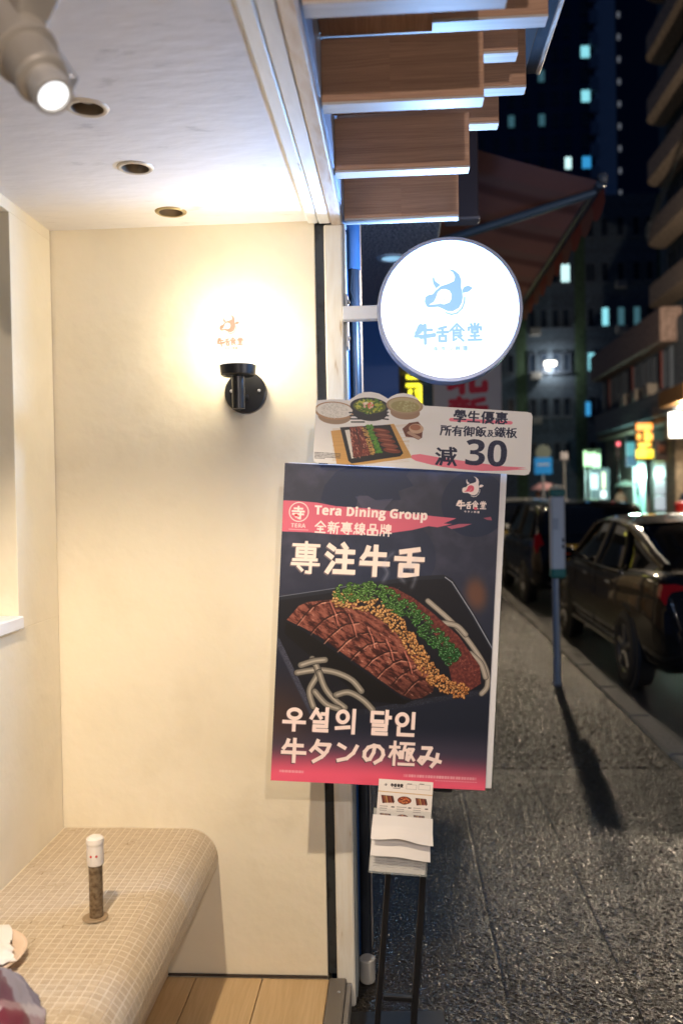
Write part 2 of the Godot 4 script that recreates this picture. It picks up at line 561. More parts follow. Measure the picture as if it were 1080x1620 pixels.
	const GLYPHS := {
		"牛": "26,8 20,28 8,44;22,30 84,30;4,60 96,60;52,4 52,98",
		"舌": "80,8 20,18;4,40 96,40;50,16 50,62;22,62 78,62 78,94 22,94 22,62",
		"食": "50,4 8,40;50,4 92,40;50,22 50,32;28,38 72,38 72,66;28,52 72,52;28,66 72,66;28,38 28,92 46,84;80,68 62,78;52,66 90,96",
		"堂": "50,4 50,22;24,8 32,20;76,8 66,20;8,40 8,26 92,26 92,40;30,38 70,38 70,54 30,54 30,38;50,54 50,94;22,72 78,72;6,94 94,94",
		"料": "28,6 28,96;12,16 18,34;46,14 40,34;4,44 52,44;28,46 6,74;28,48 50,68;62,16 74,28;60,38 72,48;54,68 98,60;86,4 86,98",
		"理": "6,14 42,14;6,46 40,46;24,14 24,80;4,88 44,74;52,10 92,10 92,52 52,52 52,10;52,31 92,31;72,10 72,94;50,72 94,72;44,94 98,94",
		"タ": "36,6 28,28 10,50;32,22 84,22 74,50 54,74 22,94;34,40 66,64",
		"ン": "14,20 40,34;14,88 50,78 76,54 90,24",
		"全": "50,4 6,46;50,4 94,46;26,46 74,46;26,68 74,68;50,46 50,94;8,94 92,94",
		"新": "28,2 32,12;6,14 50,14;16,18 20,32;42,18 36,32;4,36 54,36;6,54 52,54;29,36 29,98;26,58 6,84;32,60 50,76;92,8 64,16 64,50 54,94;64,40 98,40;82,40 82,98",
		"專": "50,0 50,56;6,10 94,10;20,21 80,21 80,46 20,46 20,21;20,33 80,33;8,58 88,56;4,71 96,71;68,60 68,97 54,96;26,78 40,91",
		"線": "26,4 10,26 28,28;36,16 8,48 40,46;24,48 24,66;8,74 4,92;24,72 26,90;36,70 42,86;68,2 62,14;52,14 88,14 88,46 52,46 52,14;52,30 88,30;70,46 70,96 60,92;48,58 62,58 46,86;92,52 76,66;72,60 96,92",
		"品": "28,8 72,8 72,42 28,42 28,8;8,54 44,54 44,94 8,94 8,54;56,54 92,54 92,94 56,94 56,54",
		"牌": "12,6 12,50 4,96;12,36 46,36;34,4 34,36;14,58 36,58 36,96;70,2 62,12;54,12 90,12 90,46 54,46 54,12;54,29 90,29;72,12 72,46 50,66;46,72 98,72;76,54 76,98",
		"注": "10,8 26,18;5,35 20,45;8,94 26,64;58,2 68,14;38,26 94,26;40,57 92,57;66,26 66,92;32,92 98,92",
		"우": "o50 26 27 20;4,62 96,62;50,62 50,98",
		"설": "30,4 6,44;30,14 52,42;56,24 80,24;80,0 80,50;20,59 80,59 80,77 22,77 22,95 84,95",
		"의": "o34 32 24 23;6,80 66,74;86,2 86,98",
		"달": "60,8 12,8 12,44 62,44;80,0 80,52;80,26 97,26;18,60 78,60 78,78 20,78 20,95 82,95",
		"인": "o34 31 25 24;86,2 86,66;20,66 20,95 88,95",
		"の": "52,16 48,46 34,76 20,80 9,66 10,44 24,24 48,14 70,18 86,34 90,54 80,76 56,92",
		"極": "4,26 40,26;22,4 22,98;20,32 4,66;26,40 40,58;44,10 96,10;64,10 58,36 72,36 70,74;44,44 54,44 54,68 44,68 44,44;76,32 94,32 76,78;78,44 98,76;40,94 98,94",
		"み": "18,14 52,14 34,60 18,84 6,72 14,58 40,58 92,74;80,40 76,70 58,96",
		"學": "30,2 22,8;16,8 16,36;14,16 28,16;14,26 28,26;36,4 60,20;62,4 36,20;36,18 62,34;62,18 38,34;72,6 84,6 84,36;70,16 84,16;70,26 84,26;6,54 6,42 94,42 94,54;28,56 74,56 50,68;50,66 50,98 36,94;6,76 94,76",
		"生": "26,8 8,46;20,26 88,26;50,4 50,92;16,58 84,58;4,92 96,92",
		"優": "24,4 4,46;16,30 16,98;34,6 96,6;64,6 60,16;44,18 86,18 86,46 44,46 44,18;44,28 86,28;44,37 86,37;34,60 34,52 96,52 96,60;48,58 46,68;56,58 60,70 76,68;82,58 88,68;62,70 38,86;54,76 84,76 34,98;52,80 96,98",
		"惠": "8,10 92,10;50,2 50,56;20,20 80,20 80,44 20,44 20,20;20,32 80,32;6,58 94,56;14,70 8,92;28,66 30,94 70,94 76,82;46,64 54,78;78,66 92,84",
		"所": "6,8 48,8;12,22 46,22 46,46 12,46;12,22 12,56 4,96;92,6 62,14 62,54 52,96;62,42 98,42;82,42 82,98",
		"有": "6,22 94,22;44,4 32,36 6,64;32,42 78,42 78,96 66,96;32,42 32,98;32,58 78,58;32,74 78,74",
		"御": "22,4 6,28;26,28 4,56;16,46 16,98;42,6 34,26;38,18 64,18;32,38 66,38;50,18 50,84;50,60 64,60;36,52 36,88 66,82;74,14 94,14 94,72 84,70;74,14 74,98",
		"飯": "26,2 4,30;28,6 48,26;14,34 40,34 40,60 14,60;14,47 40,47;14,34 14,90 42,80;26,66 46,92;94,8 58,14 56,54 48,96;58,40 90,40 78,72 54,96;62,50 98,96",
		"及": "20,10 70,10 62,40 84,40 66,72 28,96;36,10 30,56 8,94;36,44 60,76 94,96",
		"鐵": "22,2 4,28;24,6 44,24;12,34 36,34;6,50 42,50;24,34 24,88;10,60 14,76;38,58 34,74;4,92 44,84;58,4 58,24;48,14 68,14;46,26 98,26;78,2 82,50 98,96;96,44 70,94;90,6 96,14;50,36 70,36 70,56 50,56 50,36;46,66 74,66;52,66 52,92 74,86;62,58 62,88",
		"板": "4,28 42,28;24,4 24,98;22,34 4,70;28,42 42,58;92,8 54,14 54,50 44,96;54,38 90,38 76,72 50,96;60,50 98,96",
		"減": "10,10 22,20;4,36 18,46;6,94 22,62;32,20 98,20;34,20 34,60 26,96;42,36 62,36;44,50 62,50 62,74 44,74 44,50;70,2 76,54 98,96;94,40 64,94;84,4 94,12",
		"寺": "18,18 82,18;50,2 50,40;4,40 96,40;8,62 92,62;68,46 68,96 52,92;26,72 38,86",
		"北": "36,8 36,94;6,36 36,36;4,80 36,66;62,6 62,90 96,88 96,70;92,26 62,46",
	}


# ---------------------------------------------------------------- the printed things
func v2(a: Array) -> Array:
	var r := []
	for i in range(0, a.size(), 2): r.append(Vector2(a[i], a[i + 1]))
	return r

# the shop's mark: a bull's head over brush lettering; drawn in a field 1080 wide whose corner is at "at"
func mark(p: Print, at: Vector2, s: float, c: Color, tongue: Color, lettering := true, dot := Color(0, 0, 0, 0), turn := 0.0) -> void:
	var f := func(a: Array) -> Array:
		var r := []
		for q: Vector2 in v2(a): r.append(at + q.rotated(turn) * s)
		return r
	p.poly(f.call([525, 132, 600, 150, 660, 200, 686, 270, 682, 360, 696, 420, 700, 480, 688, 545, 650, 608, 580, 645, 510, 640, 440, 604, 400, 585, 300, 592, 262, 578, 240, 520, 250, 462, 290, 438, 340, 430, 372, 390, 440, 336, 530, 310, 596, 282, 610, 232, 585, 175]), c)
	p.poly(f.call([355, 203, 368, 270, 435, 323, 380, 365, 346, 305, 340, 245]), c)
	p.poly(f.call([694, 390, 720, 352, 770, 340, 825, 370, 772, 415, 702, 430]), c)
	p.poly(f.call([400, 410, 440, 378, 490, 374, 540, 395, 565, 440, 562, 495, 540, 535, 480, 558, 430, 550, 290, 558, 350, 525, 375, 480]), tongue)
	p.line(f.call([488, 465, 478, 495, 425, 545]), 5.0 * s, c, 0.8)
	p.line(f.call([495, 660, 560, 682, 630, 668, 690, 610, 718, 540, 722, 480]), 11.0 * s, c, 0.85)
	if not lettering: return
	for g in [["牛", 110, 790, 250, 240, 19], ["舌", 380, 815, 140, 200, 17], ["食", 525, 790, 195, 225, 14], ["堂", 750, 790, 175, 220, 15]]:
		p.glyph(g[0], at + Vector2(g[1], g[2]).rotated(turn) * s, Vector2(g[3], g[4]) * s, g[5] * s, c, false, turn)
	p.poly(f.call([112, 925, 145, 820, 180, 782, 235, 800, 225, 850, 190, 905]), c)
	p.line(f.call([190, 945, 350, 925]), 26.0 * s, c)
	if dot.a > 0.0: p.ell(at + Vector2(640, 1000).rotated(turn) * s, 45 * s, 40 * s, dot)
	p.row("牛タン料理", at + Vector2(340, 1066).rotated(turn) * s, Vector2(58, 58) * s, 87 * s, 6.0 * s, c, false, turn, 0.85)

func print_sign() -> ImageTexture:
	var p := Print.new(640, 640, Color.WHITE)
	p.units(Vector2(597, 378), Vector2(226, 0), Vector2(0, 226))
	mark(p, Vector2(640, 410), 1.0 / 7.714, Color(0.45, 0.64, 0.88), Color.WHITE)
	return p.done()

func print_globe() -> ImageTexture:
	var p := Print.new(1024, 512, Color.WHITE)
	p.units(Vector2.ZERO, Vector2(1024, 0), Vector2(0, 512))
	mark(p, Vector2(256 - 88, 166), 0.165, Color(0.80, 0.65, 0.53), Color.WHITE)
	return p.done()

func band(p: Print, path: Array, half: float, count: int, each: Callable) -> void:
	# strew "count" pieces along a path
	var pts := v2(path)
	for i in count:
		var t := rng.randf() * (pts.size() - 1)
		var n := int(t)
		var a: Vector2 = pts[n]
		var b: Vector2 = pts[mini(n + 1, pts.size() - 1)]
		var c := a.lerp(b, t - n) + (b - a).orthogonal().normalized() * rng.randf_range(-half, half)
		each.call(c, t / (pts.size() - 1))

func print_poster() -> ImageTexture:
	rng.seed = 11
	var p := Print.new(620, 920, Color(0.17, 0.19, 0.27))
	var n := FastNoiseLite.new()
	n.seed = 4; n.frequency = 0.03; n.fractal_type = FastNoiseLite.FRACTAL_FBM; n.fractal_octaves = 4
	p.units(Vector2(449, 730), Vector2(340, 19), Vector2(-20, 503))
	# ground: navy, brown at the lower left, ending in pink
	for y in p.h:
		var fy := float(y) / p.h
		for x in p.w:
			var fx := float(x) / p.w
			var c := Color(0.17, 0.185, 0.26).lerp(Color(0.10, 0.12, 0.18), smoothstep(0.25, 0.75, fy))
			c = c.lerp(Color(0.30, 0.29, 0.37), clampf(n.get_noise_2d(x * 0.35, y * 0.35) * 0.7 + 0.12, 0.0, 0.5) * smoothstep(0.5, 0.2, fy))
			c = c.lerp(Color(0.28, 0.20, 0.18), smoothstep(0.35, 0.0, fx) * smoothstep(0.6, 0.8, fy) * 0.8)
			var pink := smoothstep(0.875, 0.985, fy + 0.01 * sin(fx * 5.0))
			c = c.lerp(Color(0.30, 0.26, 0.33), smoothstep(0.80, 0.90, fy) * 0.7).lerp(Color(0.90, 0.36, 0.47), pink)
			p.buf[y * p.w + x] = c
	var dark := Color(0.085, 0.14, 0.25)
	p.poly(v2([655, 735, 640, 752, 652, 768, 628, 776, 632, 790, 596, 792, 580, 783, 565, 782, 562, 800, 545, 830, 520, 800, 506, 788, 512, 766, 530, 745, 560, 733]), dark, 0.9)
	p.poly(v2([560, 784, 580, 783, 592, 790, 620, 788, 606, 804, 610, 815, 575, 808]), Color(0.33, 0.32, 0.42), 0.55)
	p.ell(Vector2(748, 798), 52, 52, dark, 0.8)
	p.ell(Vector2(610, 880), 78, 66, dark, 0.35)
	# bright brush band with the group's roundel
	var rose := Color(0.80, 0.38, 0.47)
	p.poly(v2([446, 789, 470, 790, 500, 793, 530, 799, 580, 803, 640, 811, 690, 817, 720, 820, 700, 828, 714, 829, 690, 834, 676, 832, 650, 838, 610, 843, 570, 845, 530, 844, 490, 840, 444, 838]), rose)
	p.poly(v2([705, 833, 724, 829, 745, 829, 730, 834, 712, 837]), rose, 0.8)
	p.poly(v2([762, 820, 774, 818, 776, 824, 768, 823]), rose, 0.7)
	var white := Color(0.95, 0.88, 0.86)
	var ring := []
	for i in 37: ring.append(Vector2(471.5, 807.5) + Vector2.from_angle(TAU * i / 36) * 15.0)
	p.line(ring, 0.7, white)
	p.glyph("寺", Vector2(461, 798), Vector2(20, 20), 1.5, white, true, 0.06)
	p.ell(Vector2(467, 812.5), 2.6, 2.0, Color(0.75, 0.12, 0.15))
	p.latin("TERA", Vector2(459, 831.5), 23, 6.6, white, 0.06)
	p.line(v2([456, 834.5, 486, 836.3]), 0.7, white, 0.5)
	p.latin("Tera Dining Group", Vector2(496, 816), 177, 19.5, white, 0.062, 0.35)
	p.row("全新專線品牌", Vector2(497, 821.5), Vector2(18.5, 19), 20.6, 1.15, white, true, 0.062)
	# headline with a soft offset behind it
	for o in [[1.6, 1.8, Color(0.45, 0.40, 0.42), 0.9], [0.0, 0.0, Color(0.93, 0.86, 0.83), 1.0]]:
		p.glyph("專", Vector2(461 - o[0], 854 + o[1]), Vector2(46, 49), 2.5, o[2], true, 0.055, o[3])
		p.row("注牛舌", Vector2(515.5 - o[0], 857 + o[1]), Vector2(46, 48), 54.5, 3.9, o[2], true, 0.055, o[3])
	# the dish: black tray
	p.ell(Vector2(752, 940), 26, 40, Color(0.42, 0.27, 0.20), 0.8, -0.2, 0.8)
	p.ell(Vector2(745, 1050), 40, 30, Color(0.10, 0.11, 0.15), 0.8, 0, 0.9)
	p.poly(v2([441, 944, 590, 922, 700, 912, 716, 920, 779, 1028, 773, 1098, 640, 1118, 520, 1134, 495, 1128, 440, 1014]), Color(0.075, 0.082, 0.115))
	p.line(v2([441, 944, 520, 933, 590, 922.5, 660, 914, 700, 912, 712, 918, 745, 970, 779, 1028]), 3.2, Color(0.12, 0.135, 0.18))
	p.line(v2([441, 941, 520, 930, 590, 920]), 0.5, Color(0.5, 0.52, 0.58), 0.8)
	p.line(v2([703, 913, 714, 921, 747, 972, 778, 1026]), 0.8, Color(0.62, 0.64, 0.70), 0.85)
	p.line(v2([438, 1010, 466, 1068, 496, 1130]), 4.5, Color(0.20, 0.21, 0.27))
	p.line(v2([500, 1131, 577, 1125, 680, 1108, 772, 1094]), 4.5, Color(0.12, 0.13, 0.18))
	for i in 500:
		var t := rng.randf()
		p.ell(Vector2(438, 1008).lerp(Vector2(497, 1130), t) + Vector2(rng.randf_range(-4, 4), 0), 0.5, 0.5, Color(0.5, 0.5, 0.58), 0.25)
		p.ell(Vector2(577, 1125).lerp(Vector2(772, 1094), t) + Vector2(0, rng.randf_range(-4, 4)), 0.5, 0.5, Color(0.4, 0.42, 0.5), 0.25)
	# onions at the right of the far steak
	for path in [[676, 950, 715, 985, 745, 1020, 768, 1058, 771, 1085, 762, 1098], [700, 985, 722, 990, 736, 1004], [744, 1034, 760, 1050, 768, 1072]]:
		p.line(smooth(path), 4.6, Color(0.30, 0.28, 0.27)); p.line(smooth(path), 3.4, Color(0.56, 0.53, 0.50)); p.line(smooth(path), 1.2, Color(0.70, 0.67, 0.63), 0.35)
	var meat := func(q: Vector2) -> Color:
		# fibres run along the short way of the steak; glaze gives a coarse light and dark
		var d := q.rotated(-0.62)
		var g := n.get_noise_2d(d.x * 1.1, d.y * 3.6)
		var f := n.get_noise_2d(d.x * 5.0 + 300.0, d.y * 17.0)
		var tone := Color(0.36, 0.17, 0.145).lerp(Color(0.55, 0.33, 0.28), clampf(0.40 + g * 1.3 + f * 0.45, 0.0, 1.0))
		tone = tone.lerp(Color(0.15, 0.055, 0.055), clampf(-g * 1.6 - f * 0.6 + 0.05, 0.0, 0.9))
		return tone.lerp(Color(0.13, 0.05, 0.05), smoothstep(1050.0, 1110.0, q.y) * 0.55)
	var meat2 := func(q: Vector2) -> Color:
		var g := n.get_noise_2d(q.x * 5.0, q.y * 5.0 + 99.0)
		return Color(0.30, 0.13, 0.13).lerp(Color(0.46, 0.24, 0.21), clampf(0.4 + g, 0.0, 1.0))
	p.poly(v2([596, 925, 622, 928, 653, 945, 684, 969, 725, 1006, 759, 1054, 761, 1082, 738, 1096, 716, 1085, 704, 1027, 670, 979, 636, 955]), meat2)
	for i in 160:
		var t := rng.randf()
		p.ell(Vector2(622, 932).lerp(Vector2(750, 1060), t) + Vector2(rng.randf_range(-8, 8), rng.randf_range(-6, 14)), 0.8, 0.6, Color(0.75, 0.55, 0.5), 0.35)
	# shadowed flank and the near steak
	p.poly(v2([452, 981, 480, 996, 545, 1040, 600, 1078, 640, 1106, 655, 1107, 640, 1114, 580, 1108, 520, 1060, 470, 1018, 450, 1000]), Color(0.05, 0.045, 0.055))
	var near_steak := [453, 978, 472, 956, 486, 950, 530, 946, 552, 951, 576, 960, 615, 989, 650, 1026, 676, 1058, 688, 1080, 685, 1094, 668, 1104, 652, 1106, 634, 1098, 600, 1074, 545, 1034, 510, 1008, 478, 990]
	p.poly(v2(near_steak), meat)
	for s in 9:   # scored lines across the steak
		var t := s / 8.0
		var a := Vector2(470, 985).lerp(Vector2(640, 1098), t)
		var b := Vector2(520, 948).lerp(Vector2(684, 1072), pow(t, 0.9))
		var pts := []
		for k in 9:
			var u := k / 8.0
			pts.append(a.lerp(b, u) + Vector2(0, -9.0 * sin(u * PI) + rng.randf_range(-1.2, 1.2)))
		p.line(pts, 1.3, Color(0.13, 0.05, 0.05), 0.7)
		for k in 8:
			if rng.randf() < 0.75: p.seg(pts[k] + Vector2(0.5, 2.2), pts[k + 1] + Vector2(0.5, 2.2), rng.randf_range(0.4, 1.2), Color(0.85, 0.62, 0.54), rng.randf_range(0.25, 0.75))
	for s in 5:
		var a := Vector2(522, 950).lerp(Vector2(640, 1030), s / 4.0)
		p.line([a, a + Vector2(8, 18), a + Vector2(12, 34)], 0.9, Color(0.82, 0.52, 0.45), 0.7)
		p.line([a + Vector2(-2, 2), a + Vector2(6, 20), a + Vector2(10, 36)], 1.0, Color(0.14, 0.05, 0.05), 0.6)
	for i in 420:
		var q := Vector2(rng.randf_range(455, 685), rng.randf_range(948, 1104))
		if Geometry2D.is_point_in_polygon(q, PackedVector2Array(v2(near_steak))):
			p.ell(q, rng.randf_range(0.5, 2.6), rng.randf_range(0.4, 0.8), Color(0.95, 0.78, 0.70), rng.randf_range(0.08, 0.5), 0.6 + rng.randf_range(-0.5, 0.5))
	# fried garlic, then scallions
	band(p, [525, 945, 560, 949, 595, 958, 618, 975, 640, 1002, 660, 1030, 676, 1058, 692, 1076, 715, 1090, 740, 1096], 12.0, 620, func(c: Vector2, t: float) -> void:
		var tone := Color(0.80, 0.60, 0.34).lerp(Color(0.72, 0.42, 0.20), t).lerp(Color(0.95, 0.80, 0.55), rng.randf() * 0.5)
		var a := rng.randf() * TAU
		p.ell(c + Vector2(0.6, 1.0), 2.6, 1.7, Color(0.22, 0.11, 0.06), 0.8, a)
		p.ell(c, 2.4, 1.5, tone.darkened(rng.randf() * 0.25), 1.0, a)
		p.ell(c + Vector2(-0.4, -0.5), 0.9, 0.5, tone.lightened(0.5), 0.5, a))
	band(p, [530, 940, 560, 934, 592, 934, 618, 948, 640, 962, 664, 984, 690, 1010, 708, 1030, 720, 1044], 13.0, 420, func(c: Vector2, t: float) -> void:
		var tone := Color(0.34, 0.52, 0.16).lerp(Color(0.12, 0.36, 0.15), t)
		var a := rng.randf() * TAU
		var r := rng.randf_range(2.0, 4.2)
		var arc := []
		for k in 6: arc.append(c + Vector2.from_angle(a + k * 0.55) * r * Vector2(1.0, 0.7))
		p.line(arc, 1.5, Color(0.04, 0.13, 0.05), 0.7)
		p.line(arc, 1.0, tone.darkened(rng.randf() * 0.35)); p.line(arc.slice(1, 4), 0.45, tone.lightened(0.45), 0.8))
	# onion rings in front
	for path in [[470, 1062, 500, 1058, 530, 1062, 556, 1074, 572, 1092], [494, 1040, 503, 1062, 490, 1090, 496, 1116], [505, 1062, 514, 1086, 528, 1104, 546, 1118], [532, 1098, 552, 1094, 574, 1106, 590, 1122], [476, 1050, 496, 1044, 514, 1042], [498, 1092, 516, 1112, 536, 1120]]:
		p.line(smooth(path), 5.6, Color(0.17, 0.16, 0.16)); p.line(smooth(path), 4.4, Color(0.45, 0.43, 0.40)); p.line(smooth(path), 2.2, Color(0.60, 0.57, 0.53), 0.35); p.line(smooth(path), 0.8, Color(0.74, 0.71, 0.66), 0.4)
	for path in [[604, 920, 612, 905, 606, 890, 622, 872], [650, 930, 656, 912, 648, 900, 660, 880], [640, 922, 632, 908, 646, 892]]:
		p.line(smooth(path), 5.0, Color(0.7, 0.7, 0.76), 0.02); p.line(smooth(path), 2.0, Color(0.8, 0.8, 0.86), 0.04)
	mark(p, Vector2(716, 745), 0.058, white, Color(0.87, 0.33, 0.42), true, Color(0.87, 0.33, 0.42), 0.055)
	# lower lines
	for o in [[1.4, 1.5, Color(0.30, 0.25, 0.28), 0.8], [0.0, 0.0, Color(0.93, 0.85, 0.83), 1.0]]:
		for g in [["우", 449, 1117, 36, 36], ["설", 492, 1118, 33, 37], ["의", 532, 1120, 34, 38], ["달", 586, 1123, 34, 38], ["인", 626, 1126, 34, 37], ["牛", 447, 1165, 39, 38], ["タ", 490, 1167, 39, 38], ["ン", 532, 1169, 38, 37], ["の", 575, 1173, 37, 35], ["極", 617, 1171, 41, 39], ["み", 663, 1178, 39, 35]]:
			p.glyph(g[0], Vector2(g[1] - o[0], g[2] + o[1]), Vector2(g[3], g[4]), 3.0 if g[0] != "極" else 2.4, o[2], true, 0.055, o[3])
	for i in 7: p.seg(Vector2(444 + i * 5.4, 1218 + i * 0.3), Vector2(447.5 + i * 5.4, 1218.2 + i * 0.3), 2.0, white, 0.35, true)
	for i in 26: p.seg(Vector2(641 + i * 4.4, 1227 + i * 0.25), Vector2(643.5 + i * 4.4, 1227.2 + i * 0.25), 2.2, white, rng.randf_range(0.2, 0.45), true)
	for i in 16: p.seg(Vector2(690 + i * 4.2, 1235.5 + i * 0.22), Vector2(692.5 + i * 4.2, 1235.7 + i * 0.22), 0.8, white, 0.35, true)
	return p.done()

func print_card() -> ImageTexture:
	rng.seed = 21
	var p := Print.new(860, 420, Color(0.93, 0.92, 0.91))
	# drawn in units of a field 1080 wide, 483 high; the card's lower left is at (40, 370)
	p.units(CARD_AT, CARD_EX, CARD_EY)
	for i in 40: p.ell(Vector2(rng.randf_range(60, 560), rng.randf_range(100, 400)), 60, 30, Color(0.80, 0.78, 0.77), 0.06, 0, 0.9)
	# bowls along the top
	p.ell(Vector2(138, 168), 62, 40, Color(0.62, 0.52, 0.42)); p.ell(Vector2(138, 142), 76, 48, Color(0.70, 0.55, 0.42)); p.ell(Vector2(138, 140), 68, 40, Color(0.93, 0.91, 0.88))
	for i in 260: p.ell(Vector2(138, 141) + Vector2.from_angle(rng.randf() * TAU) * sqrt(rng.randf()) * 60.0 * Vector2(1, 0.6), 3.5, 1.6, Color(0.80, 0.78, 0.74), 0.5, rng.randf() * TAU)
	for i in 4: p.line(v2([205 + i * 3, 150 + i * 14, 260 + i * 3, 150 + i * 14]), 3.5, Color(0.12, 0.13, 0.16))
	for i in 3: p.line(v2([350, 145 + i * 16, 376, 148 + i * 16]), 3.5, Color(0.15, 0.15, 0.18))
	p.ell(Vector2(295, 150), 66, 44, Color(0.08, 0.10, 0.15)); p.ell(Vector2(293, 122), 73, 46, Color(0.10, 0.12, 0.18)); p.ell(Vector2(293, 122), 62, 37, Color(0.35, 0.40, 0.10))
	for i in 150: p.ell(Vector2(293, 120) + Vector2.from_angle(rng.randf() * TAU) * sqrt(rng.randf()) * 56.0 * Vector2(1, 0.6), rng.randf_range(4, 11), rng.randf_range(2, 5), [Color(0.70, 0.72, 0.20), Color(0.35, 0.52, 0.12), Color(0.80, 0.78, 0.35), Color(0.20, 0.34, 0.10)][rng.randi() % 4], 0.9, rng.randf() * TAU)
	for i in 12: p.ell(Vector2(278 + rng.randf_range(-14, 30), 118 + rng.randf_range(-14, 14)), 7, 5, [Color(0.93, 0.72, 0.66), Color(0.90, 0.45, 0.38), Color(0.95, 0.88, 0.80)][i % 3], 0.95, rng.randf() * TAU)
	p.ell(Vector2(452, 150), 56, 36, Color(0.62, 0.50, 0.40)); p.ell(Vector2(450, 118), 70, 46, Color(0.66, 0.55, 0.44)); p.ell(Vector2(450, 116), 62, 39, Color(0.72, 0.66, 0.50)); p.ell(Vector2(452, 122), 54, 30, Color(0.62, 0.58, 0.38))
	for i in 40: p.ell(Vector2(452, 122) + Vector2.from_angle(rng.randf() * TAU) * sqrt(rng.randf()) * 46.0 * Vector2(1, 0.55), 5, 2.5, Color(0.75, 0.73, 0.55), 0.6, rng.randf() * TAU)
	# side dish
	p.poly(v2([440, 222, 470, 196, 510, 190, 532, 215, 528, 262, 512, 272, 490, 262, 455, 258]), Color(0.42, 0.22, 0.17)); p.ell(Vector2(502, 222), 28, 26, Color(0.80, 0.66, 0.55)); p.ell(Vector2(498, 216), 20, 16, Color(0.66, 0.42, 0.32)); p.line(v2([470, 240, 512, 262]), 8, Color(0.72, 0.58, 0.50))
	# wooden board and lacquer tray of rice, beef, sesame, scallions
	p.poly(v2([122, 232, 300, 212, 402, 200, 484, 352, 300, 378, 150, 392]), Color(0.82, 0.63, 0.36))
	for i in 30:
		var y := rng.randf_range(210, 390)
		p.line(v2([130, y, 470, y - 20]), 1.0, Color(0.70, 0.50, 0.26), 0.25)
	p.poly(v2([163, 216, 386, 204, 444, 332, 430, 346, 214, 378, 200, 366]), Color(0.07, 0.08, 0.12))
	p.poly(v2([178, 226, 378, 214, 428, 330, 214, 360]), Color(0.12, 0.10, 0.11))
	p.poly(v2([184, 228, 206, 226, 232, 352, 214, 356]), Color(0.88, 0.86, 0.82))
	for s in [[204, 214, 230, 214, 262, 346, 222, 352], [234, 212, 262, 210, 300, 340, 262, 346]]:
		p.poly(v2(s), Color(0.42, 0.16, 0.13))
		for i in 70:
			var t := rng.randf()
			p.ell(Vector2(s[0], s[1]).lerp(Vector2(s[6], s[7]), t) + Vector2(rng.randf() * 30, 0), rng.randf_range(2, 8), 2.0, [Color(0.70, 0.36, 0.26), Color(0.85, 0.60, 0.50), Color(0.22, 0.07, 0.06)][i % 3], 0.7, 1.2)
	for i in 120:
		var t := rng.randf()
		p.ell(Vector2(268, 214).lerp(Vector2(308, 338), t) + Vector2(rng.randf_range(-8, 12), 0), 4, 3, Color(0.85, 0.66, 0.36).darkened(rng.randf() * 0.3), 0.95)
	for i in 170:
		var t := rng.randf()
		p.ell(Vector2(292, 206).lerp(Vector2(334, 330), t) + Vector2(rng.randf_range(-12, 14), 0), rng.randf_range(3, 8), 3, Color(0.20, 0.46, 0.12).lerp(Color(0.42, 0.62, 0.20), rng.randf()), 0.95, rng.randf() * TAU)
	for i in 5: p.ell(Vector2(346 + i * 12, 232 + i * 22), 34, 13, Color(0.46, 0.20, 0.14).lightened(0.06 * (i % 2)), 1.0, 0.12); p.ell(Vector2(344 + i * 12, 228 + i * 22), 22, 4, Color(0.72, 0.45, 0.36), 0.6, 0.12)
	for r in 5: for i in 20: p.seg(Vector2(51 + i * 5.8, 328 + r * 6.2 + i * 0.35), Vector2(53.5 + i * 5.8, 328 + r * 6.2 + i * 0.35), 1.7, Color(0.12, 0.12, 0.16), rng.randf_range(0.45, 0.95) if r < 4 or i < 8 else 0.0, true)
	# price
	var ink := Color(0.10, 0.12, 0.25)
	var pink := Color(0.94, 0.50, 0.58)
	p.line(v2([660, 181, 926, 195]), 9, pink)
	p.poly(v2([482, 340, 520, 336, 600, 350, 680, 362, 760, 374, 900, 392, 1000, 398, 960, 402, 1008, 405, 940, 409, 900, 412, 800, 413, 700, 404, 620, 394, 570, 384, 500, 366, 480, 354]), pink)
	p.row("學生優惠", Vector2(672, 136), Vector2(56, 54), 62.5, 3.6, ink, true, 0.055)
	for g in [["所", 611, 205, 50, 46, 3.0], ["有", 663, 207, 50, 46, 3.0], ["御", 715, 209, 50, 46, 2.8], ["飯", 768, 211, 50, 46, 2.8], ["及", 822, 226, 30, 32, 2.2], ["鐵", 855, 214, 50, 46, 2.4], ["板", 908, 216, 48, 46, 2.8]]:
		p.glyph(g[0], Vector2(g[1], g[2]), Vector2(g[3], g[4]), g[5], ink, true, 0.05)
	p.glyph("減", Vector2(592, 302), Vector2(92, 84), 5.2, ink, true, 0.05)
	p.latin("30", Vector2(722, 385), 186, 118, ink, 0.052)
	return p.done()

const CARD_AT := Vector2(53.1, 32.8)
const CARD_EX := Vector2(983, 61.8)
const CARD_EY := Vector2(-19.3, 348)

